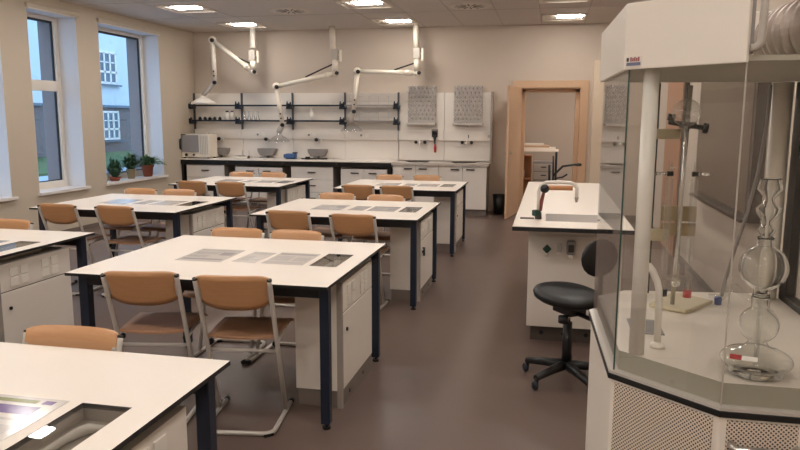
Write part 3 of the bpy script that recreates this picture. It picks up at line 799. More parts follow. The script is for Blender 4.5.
# ------------------------------------------------------------------ extractor arms over the counter
def extractor(label, top, j, e2, dn, dome, st0, st1, clear, ribbed=False):
    yy = 11.9 if ribbed else 12.0
    t_ = thing('extractor_arm', label, 'extractor arm', (top[0], yy, ZC-.001), 0, 'extractor arms over the back counter')
    o = Vector((top[0], yy, ZC)); V = lambda q, dy=0: Vector((q[0], yy+dy, q[1]))-o
    col = MB()
    if ribbed:
        n = 26; zs = [3.2-.36*k/n for k in range(n+1)]
        col.tube([V((top[0], z)) for z in zs], [.050+(.006 if k % 2 else 0) for k in range(n+1)], 16)
    else: col.tube([V((top[0], 3.2)), V((top[0]+.01, 2.80))], .052, 16)
    col.build('ceiling_column', M['clip'] if ribbed else M['offwhite'], t_)
    b = j[0]-.0
    MB().b2(b-.06-o.x, b+.055-o.x, -.06, .06, 2.63-ZC, 2.81-ZC).build('bracket', M['clip'], t_, .008)
    MB().b2(b+.075-o.x, b+.115-o.x, -.02, .02, 2.60-ZC, 2.80-ZC).b2(b+.05-o.x, b+.08-o.x, -.01, .01, 2.70-ZC, 2.73-ZC).build('spring_plate', M['offwhite'], t_, .005)
    MB().tube([V((b, 2.64)), V((b, j[1]+.03))], .055, 14).sph(V(j), .06).build('swivel', M['offwhite'], t_)
    MB().cyl(V((b+.05, j[1]), -.05), V((b+.05, j[1]), -.09), .032).build('knob', M['black'], t_)
    MB().tube([V((j[0], j[1])), V(e2)], .042, 14).build('upper_arm', M['offwhite'], t_)
    mid = (Vector(V(j))*.3+Vector(V(e2))*.7)
    d_ = (V(e2)-V(j)).normalized()
    MB().cyl(V(j)+d_*.12, V(j)+d_*.20, .05).build('sleeve', M['offwhite'], t_)
    MB().sph(V(e2), .072).build('elbow', M['offwhite'], t_)
    MB().cyl(V(e2, -.05)+Vector((.03, 0, -.01)), V(e2, -.085)+Vector((.03, 0, -.01)), .035).build('knob', M['black'], t_)
    MB().tube([V(e2), V(dn)], [.045, .04], 14).build('lower_arm', M['offwhite'], t_)
    MB().cyl(V((dn[0]+.02, dn[1]), -.045), V((dn[0]+.02, dn[1]), -.08), .034).build('knob', M['black'], t_)
    dd = (V(dn)-V(e2)).normalized()
    MB().cyl(V(dn, -.04)-dd*.12+Vector((.01, 0, 0)), V(dn, -.055)-dd*.12+Vector((.01, 0, 0)), .014).cyl(V(dn, -.04)-dd*.2+Vector((.01, 0, 0)), V(dn, -.055)-dd*.2+Vector((.01, 0, 0)), .014).build('screw', M['black'], t_)
    MB().tube([V(dn), V((dn[0]*.5+dome[0]*.5-.03, dn[1]*.6+dome[1]*.4)), V((dome[0], dome[1]+.10))], [.045, .05, .042], 14).build('flexible_elbow', M['clip'], t_)
    MB().cyl(V(st0), V(st1), .013).build('gas_strut', M['black'], t_)
    if clear: prof = [(.04, .10), (.05, .07), (.12, .03), (.19, -.03), (.195, -.055)]
    else: prof = [(.04, .10), (.06, .06), (.12, .035), (.215, -.025), (.225, -.055), (.21, -.055), (.11, .02), (.04, .08)]
    MB().lathe(prof, V(dome), 28).build('suction_dome', M['acryl'] if clear else M['white_pl'], t_)
extractor('extractor arm raised highest, with flat white dome above the oven', (-5.21, 3.2), (-5.22, 2.43), (-5.99, 3.00), (-5.965, 2.25), (-6.21, 1.925), (-5.55, 2.70), (-5.24, 2.57), False, True)
extractor('middle extractor arm sloping down to a clear dome', (-3.78, 3.2), (-3.73, 2.40), (-4.83, 2.18), (-4.73, 1.50), (-4.80, 1.25), (-4.28, 2.345), (-3.77, 2.56), True)
extractor('extractor arm with level tube and clear dome before the wire-guarded shelves', (-2.30, 3.2), (-2.275, 2.39), (-3.33, 2.43), (-3.40, 1.74), (-3.44, 1.45), (-2.67, 2.45), (-2.33, 2.555), True)

# ------------------------------------------------------------------ plants on the sill
def plant(x, yy, pot, h, r_, label, leafm, n, spread, lh, stiff):
    q = thing('potted_plant', label, 'potted plant', (x, yy, Z0+.007), 0, 'plants on the window sill')
    MB().lathe([(.001, 0), (r_*.75, 0), (r_, h), (r_*1.08, h), (r_*1.08, h*.86), (r_*.98, h*.86)] if False else [(.001, .0), (r_*.72, 0), (r_*.96, h*.8), (r_*1.08, h*.8), (r_*1.1, h), (r_*.95, h), (r_*.93, h*.9), (.001, h*.9)], seg=24).build('pot', pot, q)
    MB().lathe([(.001, h*.88), (r_*.93, h*.905), (.001, h*.93)], seg=20).build('soil', M['soil'], q)
    rr = random.Random(hash(label) % 1000 if False else int(abs(yy)*1000))
    lb = MB()
    for k in range(n):
        a = rr.uniform(0, 2*PI); rad = rr.uniform(.25, 1)*spread; hh = lh*rr.uniform(.35, 1)
        p0 = Vector((math.cos(a)*r_*.3, math.sin(a)*r_*.3, h*.9))
        p2 = Vector((math.cos(a)*rad, math.sin(a)*rad, h+hh*(1.1-.85*rad/spread)-.05*stiff*rad/spread))
        if x+p2.x < XG+.06: p2.x = XG+.06-x
        p2.y = max(-.20, min(.20 if yy < 10.7 else .33, p2.y))
        p1 = p0*.35+p2*.65+Vector((0, 0, hh*.45+.02))
        w_ = rr.uniform(.012, .024); pr = []
        side = (p2-p0).cross(Vector((0, 0, 1)))
        side = side.normalized() if side.length > 1e-4 else Vector((1, 0, 0))
        L = []
        for s in range(6):
            u = s/5; c_ = p0*(1-u)**2+p1*2*u*(1-u)+p2*u*u
            ww = w_*math.sin(PI*min(1, .12+u*.88))**.8 if u < 1 else .001
            L.append((c_+side*ww, c_+Vector((0, 0, -.002)), c_-side*ww))
        vv = [[lb.bm.verts.new(z_) for z_ in row] for row in L]
        for s in range(5):
            for c_ in range(2):
                fc = lb.bm.faces.new((vv[s][c_], vv[s][c_+1], vv[s+1][c_+1], vv[s+1][c_])); fc.smooth = True
    lb.build('foliage', leafm, q, fix=False)
plant(-6.76, 9.93, M['terracotta'], .06, .09, 'spiky plant in a low terracotta bowl on the sill', M['leaf_dark'], 120, .25, .36, .15)
plant(-6.75, 10.36, M['pot_beige'], .16, .075, 'bushy dark plant in a beige pot between two others', M['leaf_dark'], 130, .32, .36, .40)
plant(-6.73, 10.82, M['terracotta'], .20, .10, 'trailing plant in the largest terracotta pot on the sill', M['leaf'], 170, .36, .24, .9)

# ------------------------------------------------------------------ island bench
IX0, IX1, IY0, IY1 = -.235, .56, 4.77, 8.25; IZ = .9
t = thing('island_bench', 'white island bench with black-edged top, sink and gooseneck tap', 'lab bench', (.16, 6.5, 0))
mb = MB(); hole = (-.02, .42, 5.06, 5.46)
frame_top(mb, IX0, IX1, IY0, IY1, [hole], IZ-.004, IZ); mb.mi = 1
frame_top(mb, IX0-.001, IX1+.001, IY0-.001, IY1+.001, [hole], IZ-.032, IZ-.004)
A(mb, 'benchtop', [M['top'], M['edge']])
sb = MB(); a, b, c_, d_ = hole
zq = .80
sb.b2(a, b, c_, d_, zq, zq+.01); sb.b2(a+.001, a+.005, c_+.001, d_-.001, zq+.01, IZ+.002); sb.b2(b-.005, b-.001, c_+.001, d_-.001, zq+.01, IZ+.002); sb.b2(a+.005, b-.005, c_+.001, c_+.005, zq+.01, IZ+.002); sb.b2(a+.005, b-.005, d_-.005, d_-.001, zq+.01, IZ+.002)
A(sb, 'sink_basin', mat('sink_grey', lin(214, 210, 206), .3, .15))
A(MB().b2(-.13, .52, 5.06, 8.1, .12, .795), 'body', M['cab'], .003)
A(MB().b2(-.13, .52, 5.06, 5.08, .795, IZ-.032).b2(-.13, -.11, 5.08, 8.1, .795, IZ-.032), 'upper_panel', M['cab'])
A(MB().b2(-.10, .50, 5.12, 8.05, 0, .12), 'plinth', mat('plinth_dark', lin(84, 74, 68), .6))
vb = MB()
for x in (-.02, .14, .30): vb.cyl((x, 5.12, .06), (x, 5.112, .06), .016)
A(vb, 'plinth_hole', M['black'])
A(MB().b2(-.20, -.10, 5.14, 5.20, IZ, IZ+.004), 'socket_flap', M['dark'])
# valves on the end panel
k = A(MB().cyl((0, 5.06, .705), (0, 5.00, .705), .014).cyl((0, 5.02, .705), (0, 5.02, .655), .010), 'gas_tap', M['white_pl'])
MB().box((0, 4.985, .712), (.046, .03, .046), Matrix.Rotation(PI/4, 3, 'Y')).build('knob', M['green'], k, .006)
k = A(MB().cyl((.085, 5.06, .71), (.085, 5.005, .71), .014).cyl((.085, 5.02, .71), (.085, 5.02, .66), .010), 'gas_tap', M['white_pl'])
MB().b2(.068, .102, 4.985, 5.01, .69, .755).build('knob', M['clip'], k, .008)
k = A(MB().b2(.135, .20, 5.0, 5.06, .67, .77), 'socket_box', M['greypl'], .014)
MB().cyl((.168, 5.01, .67), (.168, 5.01, .645), .015).build('plug', M['white_pl'], k)
MB().b2(.147, .188, 4.996, 5.0, .69, .745).build('socket_cover', M['handle'], k, .003)
# gooseneck tap
tp = A(MB().cyl((-.07, 5.16, IZ), (-.07, 5.16, IZ+.05), .026, .022), 'tap', M['handle'])
MB().tube([(-.07, 5.16, IZ+.05), (-.072, 5.16, IZ+.20), (-.06, 5.16, IZ+.245), (-.02, 5.16, IZ+.268), (.06, 5.16, IZ+.272), (.15, 5.16, IZ+.268), (.185, 5.16, IZ+.255), (.196, 5.16, IZ+.225), (.196, 5.16, IZ+.165)], .013, 10).build('spout', M['white_pl'], tp)
MB().lathe([(.016, 0), (.008, -.035), (.006, -.035), (.012, 0)], (.196, 5.16, IZ+.165), 10).build('nozzle', M['clip'], tp)
MB().tube([(-.055, 5.15, IZ+.06), (-.05, 5.15, IZ+.13), (-.035, 5.14, IZ+.20)], [.010, .013, .011], 8).build('lever', mat('lever_red', lin(128, 62, 54), .5), tp)
MB().sph((-.03, 5.13, IZ+.225), .032).build('valve', M['black'], tp)
MB().cyl((-.01, 5.14, IZ+.232), (.165, 5.14, IZ+.232), .017).build('side_arm', M['doorwood_dark'], tp)
MB().box((-.085, 5.15, IZ+.045), (.05, .05, .045), Matrix.Rotation(.6, 3, 'Z')).build('valve_knob', M['green'], tp, .008)
# boom stand and tray at the far end
q = thing('boom_stand', 'black jointed boom arm stand on the far end of island', 'stand', (.04, 7.95, IZ+.001))
MB().b2(-.07, .10, -.07, .07, 0, .02).build('base', M['black'], q, .005)
MB().cyl((-.04, 0, .02), (-.045, 0, .22), .013).cyl((0, 0, .02), (-.005, 0, .32), .010).build('post', M['black'], q)
MB().tube([(0, 0, .10), (.10, 0, .205), (.22, 0, .225), (.25, 0, .225)], .012, 8).build('arm', M['black'], q)
MB().cyl((.25, 0, .225), (.30, 0, .225), .02, .014).build('lamp_head', M['black'], q)
MB().tube([(.02, 0, .07), (.10, -.02, .085), (.15, -.03, .12)], .010, 8).build('lever', M['black'], q)
q = tag(MB().prism([(-.17, -.08), (.17, -.08), (.15, .07), (-.13, .08)], 0, .03).build('white_tray', M['white_pl'], None, .01), 'white shallow tray lying before the boom stand on the island', 'tray')
q.location = (.13, 7.72, IZ+.001)

# ------------------------------------------------------------------ swivel chair
q = thing('swivel_stool', 'black swivel chair with saddle seat in front of the island', 'chair', (.142, 4.32, 0), math.radians(-54))
def seat_pt(u, v):
    a = 2*PI*v; rr = u
    ex = 1.0+.10*math.cos(a)
    X = -.02+.235*rr*math.cos(a)*ex; Y = .20*rr*math.sin(a)
    return X, Y
sm = MB(); rings = []
N_ = 28
for zz, sc in ((.505, .55), (.512, .85), (.528, .97), (.55, 1.0), (.568, .95), (.578, .8), (.578, .45), (.574, .15)):
    ring = []
    for j in range(N_):
        X, Y = seat_pt(sc, j/N_); lift = .035*max(0, -X/.25)-.02*max(0, X/.25)*.5
        ring.append(sm.bm.verts.new((X, Y, zz+lift*(.6 if zz > .5 else .9))))
    rings.append(ring)
for a, b in zip(rings, rings[1:]):
    for j in range(N_):
        fc = sm.bm.faces.new((a[j], a[(j+1) % N_], b[(j+1) % N_], b[j])); fc.smooth = True
sm.bm.faces.new(rings[0]); sm.bm.faces.new(rings[-1])
sm.build('seat', M['black'], q)
MB().cyl((0, 0, .09), (0, 0, .38), .030, .028).build('column', M['black'], q)
MB().cyl((0, 0, .38), (0, 0, .44), .016).build('gas_lift', M['chrome'], q)
MB().b2(-.08, .10, -.06, .06, .44, .505).build('mechanism', M['black'], q, .006)
MB().cyl((.085, -.06, .45), (.085, -.10, .44), .008).lathe([(.001, -.02), (.03, -.02), (.03, .02), (.001, .02)], (.085, -.10, .43), 12).build('adjuster', M['black'], q)
MB().tube([(.10, 0, .455), (.21, 0, .455), (.295, -.01, .50), (.305, -.02, .74)], .014, 8).build('back_bar', M['black'], q)
bkr = MB().sph((.290, -.02, .838), 1, (.028, .13, .11), 20).build('backrest', M['black'], q)
for k in range(5):
    a = math.radians(66+72*k); ca, sa = math.cos(a), math.sin(a)
    lg = MB().tube([(ca*.02, sa*.02, .105), (ca*.14, sa*.14, .095), (ca*.27, sa*.27, .075)], [.032, .026, .02], 8).build('leg', M['black'], q)
    MB().lathe([(.001, -.012), (.02, -.012), (.028, -.006), (.028, .006), (.02, .012), (.001, .012)], (0, 0, 0), 16, 'y').build('caster', M['rail'], lg).location = (ca*.275, sa*.275, .0285)
    MB().cyl((ca*.262, sa*.262, .03), (ca*.262, sa*.262, .075), .012).build('caster_fork', M['black'], lg)

# ------------------------------------------------------------------ demonstration fume hood
OCT = [(.176, 1.885), (.41, 1.68), (.60, 1.68), (.82, 1.885), (.82, 2.60), (.74, 2.68), (.27, 2.62), (.156, 2.50)]
cx = sum(a for a, b in OCT)/8; cy = sum(b for a, b in OCT)/8
def inset(poly, d):
    n = len(poly); out = []
    for i in range(n):
        p0, p1, p2 = Vector(poly[i-1]), Vector(poly[i]), Vector(poly[(i+1) % n])
        e1, e2_ = (p1-p0).normalized(), (p2-p1).normalized()
        n1, n2 = Vector((-e1.y, e1.x)), Vector((-e2_.y, e2_.x))
        m_ = (n1+n2).normalized(); out.append(tuple(p1+m_*d/max(.3, m_.dot(n1))))
    return out
t = thing('fume_hood', 'white demonstration fume hood with glass sides and perforated base', 'fume hood', (.5, 2.15, 0))
body = A(MB().prism(inset(OCT, .006), .08, .929), 'base_cabinet', M['hood'], .004)
A(MB().prism(inset(OCT, .08), 0, .08), 'plinth', M['black'])
A(MB().prism(inset(OCT, -.003), .930, .946), 'rim', M['black'], .002)
A(MB().prism(inset(OCT, -.001), .946, .953), 'rim_strip', mat('rim_metal', lin(206, 200, 192), .4, .2))
sl = MB().prism(inset(OCT, .024), .952, 1.006)
sl.bm.normal_update()
for fc in sl.bm.faces: fc.material_index = 0 if abs(fc.normal.z) > .5 else 1
o = A(sl, 'worktop', [M['slab'], M['slab_edge']])
A(MB().prism(inset(OCT, .01), 1.748, 1.760), 'roof', M['slab_edge'])
def wallseg(i, z0, z1, th, off, mb=None, g0=0, g1=0):
    a, b = Vector(OCT[i]), Vector(OCT[(i+1) % 8]); e = (b-a).normalized(); n = Vector((-e.y, e.x))
    a2, b2 = a+e*g0, b-e*g1
    mb = mb or MB()
    mb.prism([tuple(a2+n*off), tuple(b2+n*off), tuple(b2+n*(off+th)), tuple(a2+n*(off+th))], z0, z1); return mb
# OCT runs counter-clockwise? edges: 0 chamfer, 1 front, 2 right chamfer, 3 right, 4.. rear, 7 left
for i in (7, 0): A(wallseg(i, 1.744, 1.905, .012, -.002), 'fascia', M['hood'], .002)
A(MB().tube([(.438, 1.682, 1.97), (.438, 1.682, 1.80), (.436, 1.682, 1.785), (.428, 1.682, 1.776), (.416, 1.682, 1.774)], .0085, 10), 'sash_handle', M['clip'])
A(MB().b2(.60, .80, 2.475, 2.59, 1.7605, 1.96), 'exhaust_box', M['hood'], .004)
A(MB().b2(.412, .425, 1.694, 1.712, 1.7625, 1.97), 'guide', M['greypl'])
for i in (7, 0, 1, 2, 4, 5, 6):
    g = wallseg(i, .952, 1.747, .005, .012, None, .006, .006)
    A(g, 'glass_pane', M['glass'])
# green polished glass edges at the corners
ge = MB()
for (x, yy) in (OCT[0],):
    ge.b2(x+.010, x+.014, yy+.004, yy+.009, .953, 1.747)
A(ge, 'glass_edge', M['glass_edge'])
ge = MB().b2(OCT[1][0]+.003, OCT[1][0]+.006, OCT[1][1]+.012, OCT[1][1]+.016, .953, 1.747)
A(ge, 'glass_edge', M['clip'])
# right side sash with black frame, rear pillar
sf = MB(); X = .815
for q_ in ((1.90, 1.95, .952, 1.744), (2.53, 2.60, .952, 1.744), (1.90, 2.60, .952, 1.03), (1.90, 2.60, 1.69, 1.744)): sf.b2(X-.02, X+.012, *q_)
sa = A(sf, 'side_sash', M['black'])
MB().b2(X-.006, X-.001, 1.95, 2.55, 1.02, 1.69).build('sash_pane', M['glass'], sa)
A(MB().cyl((.755, 2.60, 1.006), (.755, 2.60, 1.744), .032, None, 20), 'rear_pillar', M['hood'])
A(MB().cyl((.242, 1.884, 1.006), (.242, 1.884, 1.744), .0195, None, 20), 'corner_pole', M['white_pl'])
A(MB().b2(.354, .362, 2.57, 2.578, 1.006, 1.744), 'rear_post', M['black'])
# perforated sheets: local x runs along the face
def perf_panel(i, g, z0, z1, par):
    a, b = Vector(inset(OCT, .006)[i]), Vector(inset(OCT, .006)[(i+1) % 8]); L = (b-a).length
    e = (b-a).normalized(); mb_ = MB().b2(g, L-g, -.006, .0, z0, z1)
    o_ = mb_.build('perforated_panel', M['perf'], par); o_.rotation_euler = (0, 0, math.atan2(e.y, e.x))
    o_.location = Vector((a.x, a.y, 0)); return o_
for i in (0, 1, 2): perf_panel(i, .016, .12, .922, body)
hd = A(MB().tube([(.44, 1.684, .866), (.44, 1.657, .866), (.448, 1.65, .866), (.572, 1.65, .866), (.58, 1.657, .866), (.58, 1.684, .866)], .009, 10), 'door_handle', M['steel'])
# logo plate on the fascia
a, b = Vector(OCT[0]), Vector(OCT[1]); e = (b-a).normalized(); ang = math.atan2(e.y, e.x)
lg = MB().b2(.006, .050, -.004, -.0022, 1.750, 1.775).build('logo_plate', M['white_pl'], t); lg.rotation_euler = (0, 0, ang); lg.location = Vector((a.x, a.y, 0))-t.location
MB().b2(.008, .014, -.0048, -.004, 1.763, 1.772).build('logo_mark', M['handle'], lg)
rb = MB()
for k in range(5): rb.b2(.0185+.0055*k, .0225+.0055*k, -.0048, -.004, 1.7625, 1.771 if k % 2 else 1.773)
rb.build('logo_letter', mat('logo_red', lin(170, 96, 96), .5), lg)
MB().b2(.008, .048, -.0048, -.004, 1.7525, 1.7605).build('logo_band', mat('logo_blue', lin(118, 122, 150), .5), lg)
# fittings inside
sw = 1.006
ck = A(MB().b2(.250, .340, 2.06, 2.21, sw, sw+.003), 'cup_sink', M['greypl'])
MB().b2(.258, .332, 2.075, 2.195, sw+.003, sw+.0035).build('cup_well', M['greycup'], ck)
tp = A(MB().lathe([(.001, 0), (.020, 0), (.018, .010), (.010, .016), (.001, .016)], (.303, 1.945, sw), 16), 'water_tap', M['white_pl'])
MB().tube([(.303, 1.945, sw+.012), (.300, 1.945, sw+.155), (.294, 1.945, sw+.182), (.280, 1.945, sw+.212), (.270, 1.945, sw+.224), (.260, 1.945, sw+.224), (.252, 1.945, sw+.21), (.250, 1.945, sw+.165)], .0095, 10).build('spout', M['white_pl'], tp)
MB().cyl((.250, 1.945, sw+.172), (.249, 1.945, sw+.15), .012, .008).build('nozzle', M['white_pl'], tp)

# electrolysis stand
q = thing('apparatus_stand', 'chrome rod stand on a beige plate inside the fume hood', 'stand', (.41, 2.36, sw+.001))
MB().prism([(-.075, .015), (.03, -.055), (.145, .11), (.03, .20)], 0, .012).build('base_plate', M['beige_pl'], q, .004)
MB().cyl((0, .02, .012), (.014, .02, .72), .007).build('rod', M['chrome'], q)
MB().b2(-.01, .034, -.012, .046, .585, .605).cyl((-.05, .0, .606), (.06, .0, .587), .008).build('clamp', M['black'], q, .004)
MB().cyl((.055, .0, .588), (.068, .0, .586), .016).build('clamp_knob', M['black'], q)
MB().cyl((-.052, .0, .622), (-.03, .0, .618), .011).build('clamp_knob', M['black'], q)
MB().lathe([(.001, -.105), (.014, -.103), (.016, -.095), (.016, -.012), (.001, -.012)], (0, .0, .568), 16, 'x').build('support_boss', M['beige_pl'], q)
MB().lathe([(.001, -.115), (.017, -.113), (.020, -.105), (.020, -.03), (.001, -.03)], (0, .0, .245), 16, 'x').build('support_boss', M['beige_pl'], q)
MB().b2(-.05, .06, .034, .046, .286, .336).b2(-.045, .06, .034, .046, .238, .280).build('support_bracket', M['beige_dark'], q, .003)
# Hofmann-type glass H
q = thing('electrolysis_cell', 'glass H-shaped electrolysis tubes with round bulb in fume hood', 'glassware', (.398, 2.275, sw+.075))
gb = MB()
for xx in (-.036, .036):
    gb.tube([(xx, 0, .01), (xx, 0, .36)], .0105, 14, False); gb.tube([(xx, 0, .36), (xx, 0, .41)], .005, 10, False)
gb.tube([(-.036, 0, .05), (.036, 0, .05)], .008, 12, False); gb.tube([(0, 0, .05), (0, 0, .52)], .007, 12, False)
gb.build('tubes', M['tubeglass'], q)
MB().sph((0, 0, .56), .042).build('bulb', M['tubeglass'], q)
for xx in (-.036, .036):
    MB().cyl((xx-.009, 0, .375), (xx+.009, 0, .375), .008).build('stopcock', M['black'], q)
    MB().cyl((xx+(-.045 if xx < 0 else .012), 0, .375), (xx+(-.012 if xx < 0 else .045), 0, .375), .005).build('stopcock_key', M['ware'], q)
MB().cyl((-.0, 0, .024), (-.0, 0, .04), .014).build('joint', M['ware'], q)
MB().cyl((.036, 0, -.01), (.036, 0, .012), .013).build('red_plug', M['red'], q)
MB().cyl((-.036, 0, -.01), (-.036, 0, .012), .013).build('black_plug', M['black'], q)
q = tag(MB().lathe([(.001, 0), (.011, 0), (.0125, .02), (.011, .026), (.001, .026)], seg=14).build('blue_stopper', M['blue']), 'small blue stopper lying on the fume hood worktop', 'stopper'); q.location = (.568, 2.46, sw)
# small glass elbow piece and rubber tube
q = tag(MB().tube([(-.03, .03, .012), (0, 0, .014), (.03, .0, .05), (.045, .01, .05), (.10, -.06, .012)], [.008, .010, .014, .012, .007], 10).build('glass_adapter', M['tubeglass']), 'clear bent glass adapter lying behind the blue stopper', 'glassware'); q.location = (.585, 2.50, sw)
q = tag(MB().tube([(.60, 2.55, sw+.008), (.606, 2.55, sw+.06), (.63, 2.55, sw+.17), (.66, 2.55, sw+.30), (.69, 2.57, sw+.44), (.71, 2.59, sw+.60), (.716, 2.60, sw+.73)], .006, 8).build('rubber_tube', M['greypl']), 'grey flexible tube hanging from the hood roof to the worktop', 'tube')
# Kipp gas generator
q = thing('gas_generator', 'tall clear glass gas generator of stacked bulbs in the fume hood', 'glassware', (.508, 1.785, sw+.001))
def prof_s(r_, z, a0, a1, n=10, sq=1): return [(max(.0012, r_*math.cos(a0+(a1-a0)*k/n)), z+sq*r_*math.sin(a0+(a1-a0)*k/n)) for k in range(n+1)]
low = [(.001, .001), (.060, .002)] + prof_s(.082, .036, -1.0, 1.15, 12, .40)+[(.024, .075)]
low += [(.021, .082)] + prof_s(.045, .124, -1.05, 1.08, 12, 1) + [(.020, .170), (.021, .19), (.019, .20)]
MB().lathe(low, seg=36).build('reservoir', M['ware'], q).modifiers.new('wall', 'SOLIDIFY').thickness = .0016
upb = [(.018, .192), (.016, .205)] + prof_s(.053, .264, -1.23, 1.23, 14, 1.0) + [(.016, .332), (.018, .338)]
MB().lathe(upb, seg=36).build('acid_bulb', M['ware'], q).modifiers.new('wall', 'SOLIDIFY').thickness = .0016
MB().lathe([(.006, .02), (.006, .19)], seg=12).build('inner_tube', M['tubeglass'], q)
MB().lathe([(.010, .333), (.012, .345), (.020, .355), (.010, .368), (.009, .375), (.022, .392), (.026, .405), (.012, .422), (.010, .43), (.026, .452), (.020, .475), (.024, .478)], seg=24).build('safety_funnel', M['ware'], q).modifiers.new('wall', 'SOLIDIFY').thickness = .0016
a_ = math.radians(-128)
lbp = MB().b2(-.026, .0, -.002, .0, 0, .012).build('label', M['red'], q); lbp.location = (-.050, -.066, .052); lbp.rotation_euler = (-.75, 0, -.35)
lbp = MB().b2(0, .034, -.002, .0, 0, .012).build('label', M['white_pl'], q); lbp.location = (-.050, -.066, .052); lbp.rotation_euler = (-.75, 0, -.28)
# flexible duct on the roof
pts = []
ctrl = [(.70, 2.44, 1.857), (.665, 2.30, 1.857), (.66, 2.17, 1.857), (.705, 2.075, 1.864), (.785, 2.03, 1.888), (.88, 2.04, 1.96), (.98, 2.09, 2.11), (1.04, 2.15, 2.4), (1.05, 2.17, 2.8), (1.05, 2.17, 3.195)]
def cat(P_, n):
    out = []
    for i in range(len(P_)-1):
        p0, p1, p2, p3 = [Vector(P_[max(0, min(len(P_)-1, i+k))]) for k in (-1, 0, 1, 2)]
        for s in range(n):
            u = s/n; out.append(.5*((2*p1)+(p2-p0)*u+(2*p0-5*p1+4*p2-p3)*u*u+(3*p1-p0-3*p2+p3)*u**3))
    out.append(Vector(P_[-1])); return out
pp = cat(ctrl, 40)
res = [pp[0]]
for v_ in pp[1:]:
    if (v_-res[-1]).length >= .0065: res.append(v_)
pp = res+[pp[-1]]
q = tag(MB().tube(pp, [(.074 if k % 3 == 0 else .089) for k in range(len(pp))], 32).flat().build('ventilation_duct', M['foil']), 'silver flexible duct rising from the fume hood roof', 'duct')

# ------------------------------------------------------------------ board on the right wall
q = thing('wall_board', 'dark-framed board on the wall behind the fume hood', 'board', (XR, 6.5, .87))
MB().b2(-.09, 0, -1.0, 1.0, 0, 1.35).build('frame', M['board'], q, .006)
MB().b2(-.094, -.09, -.93, .93, .06, 1.29).build('surface', M['board_face'], q)
MB().b2(-.14, -.09, -.98, .98, .0, .02).build('ledge', M['board'], q)

# ------------------------------------------------------------------ storeroom furniture
q = thing('storeroom_table', 'white table stacked with boards beyond the doorway', 'table', (-.2, 14.6, 0))
MB().b2(-.5, .36, -.35, .35, .98, 1.01).build('tabletop', M['top'], q)
for x in (-.46, .32):
    for yy in (-.3, .3): MB().b2(x-.02, x+.02, yy-.02, yy+.02, 0, .98).build('leg', M['rail'], q)
for k, (nm, lb, z, h, m) in enumerate((('folded_board', 'white board lying lowest on the storeroom table', 1.01, .05, 'top'), ('wooden_board', 'beech board lying between white ones on storeroom table', 1.06, .04, 'doorwood'), ('paper_pad', 'white pad topping the pile on the storeroom table', 1.10, .035, 'top'))):
    o = tag(MB().b2(-.34, .28-.12*k, -.25, .25, 0, h).build(nm, M[m], None, .004), lb, 'board'); o.location = (-.18, 14.55, z)
q = thing('wooden_shelf', 'low beech shelf unit with books just beyond the doorway', 'shelf', (-.53, 14.1, 0))
sb = MB(); sb.b2(-.22, -.20, -.15, .15, 0, .92); sb.b2(.16, .18, -.15, .15, 0, .92)
sb.build('side_panel', M['doorwood_dark'], q)
MB().b2(-.22, .18, .13, .15, 0, .92).build('back_panel', M['doorwood_dark'], q)
for z in (.02, .45, .90): MB().b2(-.20, .16, -.15, .13, z, z+.02).build('shelf', M['doorwood_dark'], q)
for k in range(4):
    o = tag(MB().b2(0, .045, -.09, .09, 0, .13+.01*(k % 2)).build('book', M['white_pl' if k % 2 else 'clip']), 'pale book standing in the upper row of the beech shelf', 'book', 'pale books in the beech shelf'); o.location = (-.70+.055*k, 14.10, .471)
q = thing('drawer_trolley', 'grey drawer trolley beneath the storeroom table', 'trolley', (-.12, 14.16, 0))
MB().b2(-.2, .2, -.12, .2, .06, .80).build('body', M['greypl'], q, .006)
for z in (.16, .34, .52, .68):
    d = MB().b2(-.19, .19, -.14, -.12, z-.07, z+.07).build('drawer', M['clip'], q, .004)
    MB().b2(-.05, .05, -.15, -.14, z, z+.02).build('handle', M['rail'], d)
for x in (-.17, .17):
    for yy in (-.09, .17): MB().cyl((x-.01, yy, .03), (x+.01, yy, .03), .03).b2(x-.012, x+.012, yy-.012, yy+.012, .03, .06).build('caster', M['black'], q)

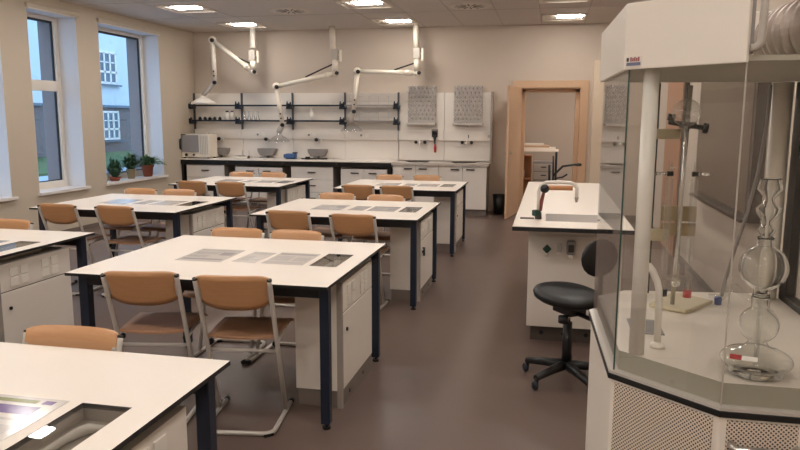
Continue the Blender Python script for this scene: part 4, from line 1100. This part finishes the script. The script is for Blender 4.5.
# ------------------------------------------------------------------ outside the windows
struct(MB().b2(-60, -7.2, -10, 80, -.3, -.2).build('ground_outside', M['paving']))
o = struct(MB().b2(-22, -15.5, -10, 80, -.2, -.12).build('lawn_outside', M['lawn']))
q = thing('outside_building', 'pale building with dark brick ground floor seen through the windows', 'building', (-22, 32, -.2))
MB().b2(-8, 0, -30, 30, 2.42, 12).build('upper_wall', M['facade'], q)
MB().b2(-8, -.05, -30, 30, 0, 2.36).build('brick_wall', M['brick'], q)
MB().b2(-.1, .10, -30, 30, 2.32, 2.44).build('ledge', M['ext_win'], q)
def ewin(y0, y1, z0, z1, par):
    f_ = MB(); n = 3
    for k in range(n+1): yy = y0+(y1-y0)*k/n; f_.b2(-.02, .06, yy-.05, yy+.05, z0, z1)
    for z in (z0, z0+(z1-z0)*.36, z1): f_.b2(-.02, .06, y0-.05, y1+.05, z-.05, z+.05)
    f_.b2(-.02, .06, y0, y1, z0+(z1-z0)*.68-.025, z0+(z1-z0)*.68+.025)
    w_ = f_.build('window', M['top'], par)
    MB().b2(-.05, .01, y0, y1, z0, z1).build('pane', M['ext_win'], w_)
    MB().b2(0, .2, y0-.15, y1+.25, z0-.16, z0-.08).build('sill', M['ext_win'], w_)
for yy in (-.45, 8.5, -9.5):
    ewin(yy-.1, yy+1.3, 3.55, 5.05, q); ewin(yy, yy+1.3, .75, 2.1, q)

# ------------------------------------------------------------------ world and view
w = bpy.data.worlds.new('world'); bpy.context.scene.world = w; w.use_nodes = True
bg = w.node_tree.nodes['Background']; bg.inputs[0].default_value = (.42, .66, 1.0, 1); bg.inputs[1].default_value = 2.5
sc = bpy.context.scene
sc.view_settings.view_transform = 'Standard'; sc.view_settings.look = 'None'
sc.view_settings.exposure = .08; sc.view_settings.gamma = 1
try: sc.view_settings.use_curve_mapping = False
except Exception: pass
sc.cycles.use_denoising = True
sc.cycles.max_bounces = 14; sc.cycles.transmission_bounces = 12; sc.cycles.diffuse_bounces = 5; sc.cycles.glossy_bounces = 5; sc.cycles.transparent_max_bounces = 24
sc.cycles.sample_clamp_indirect = 6
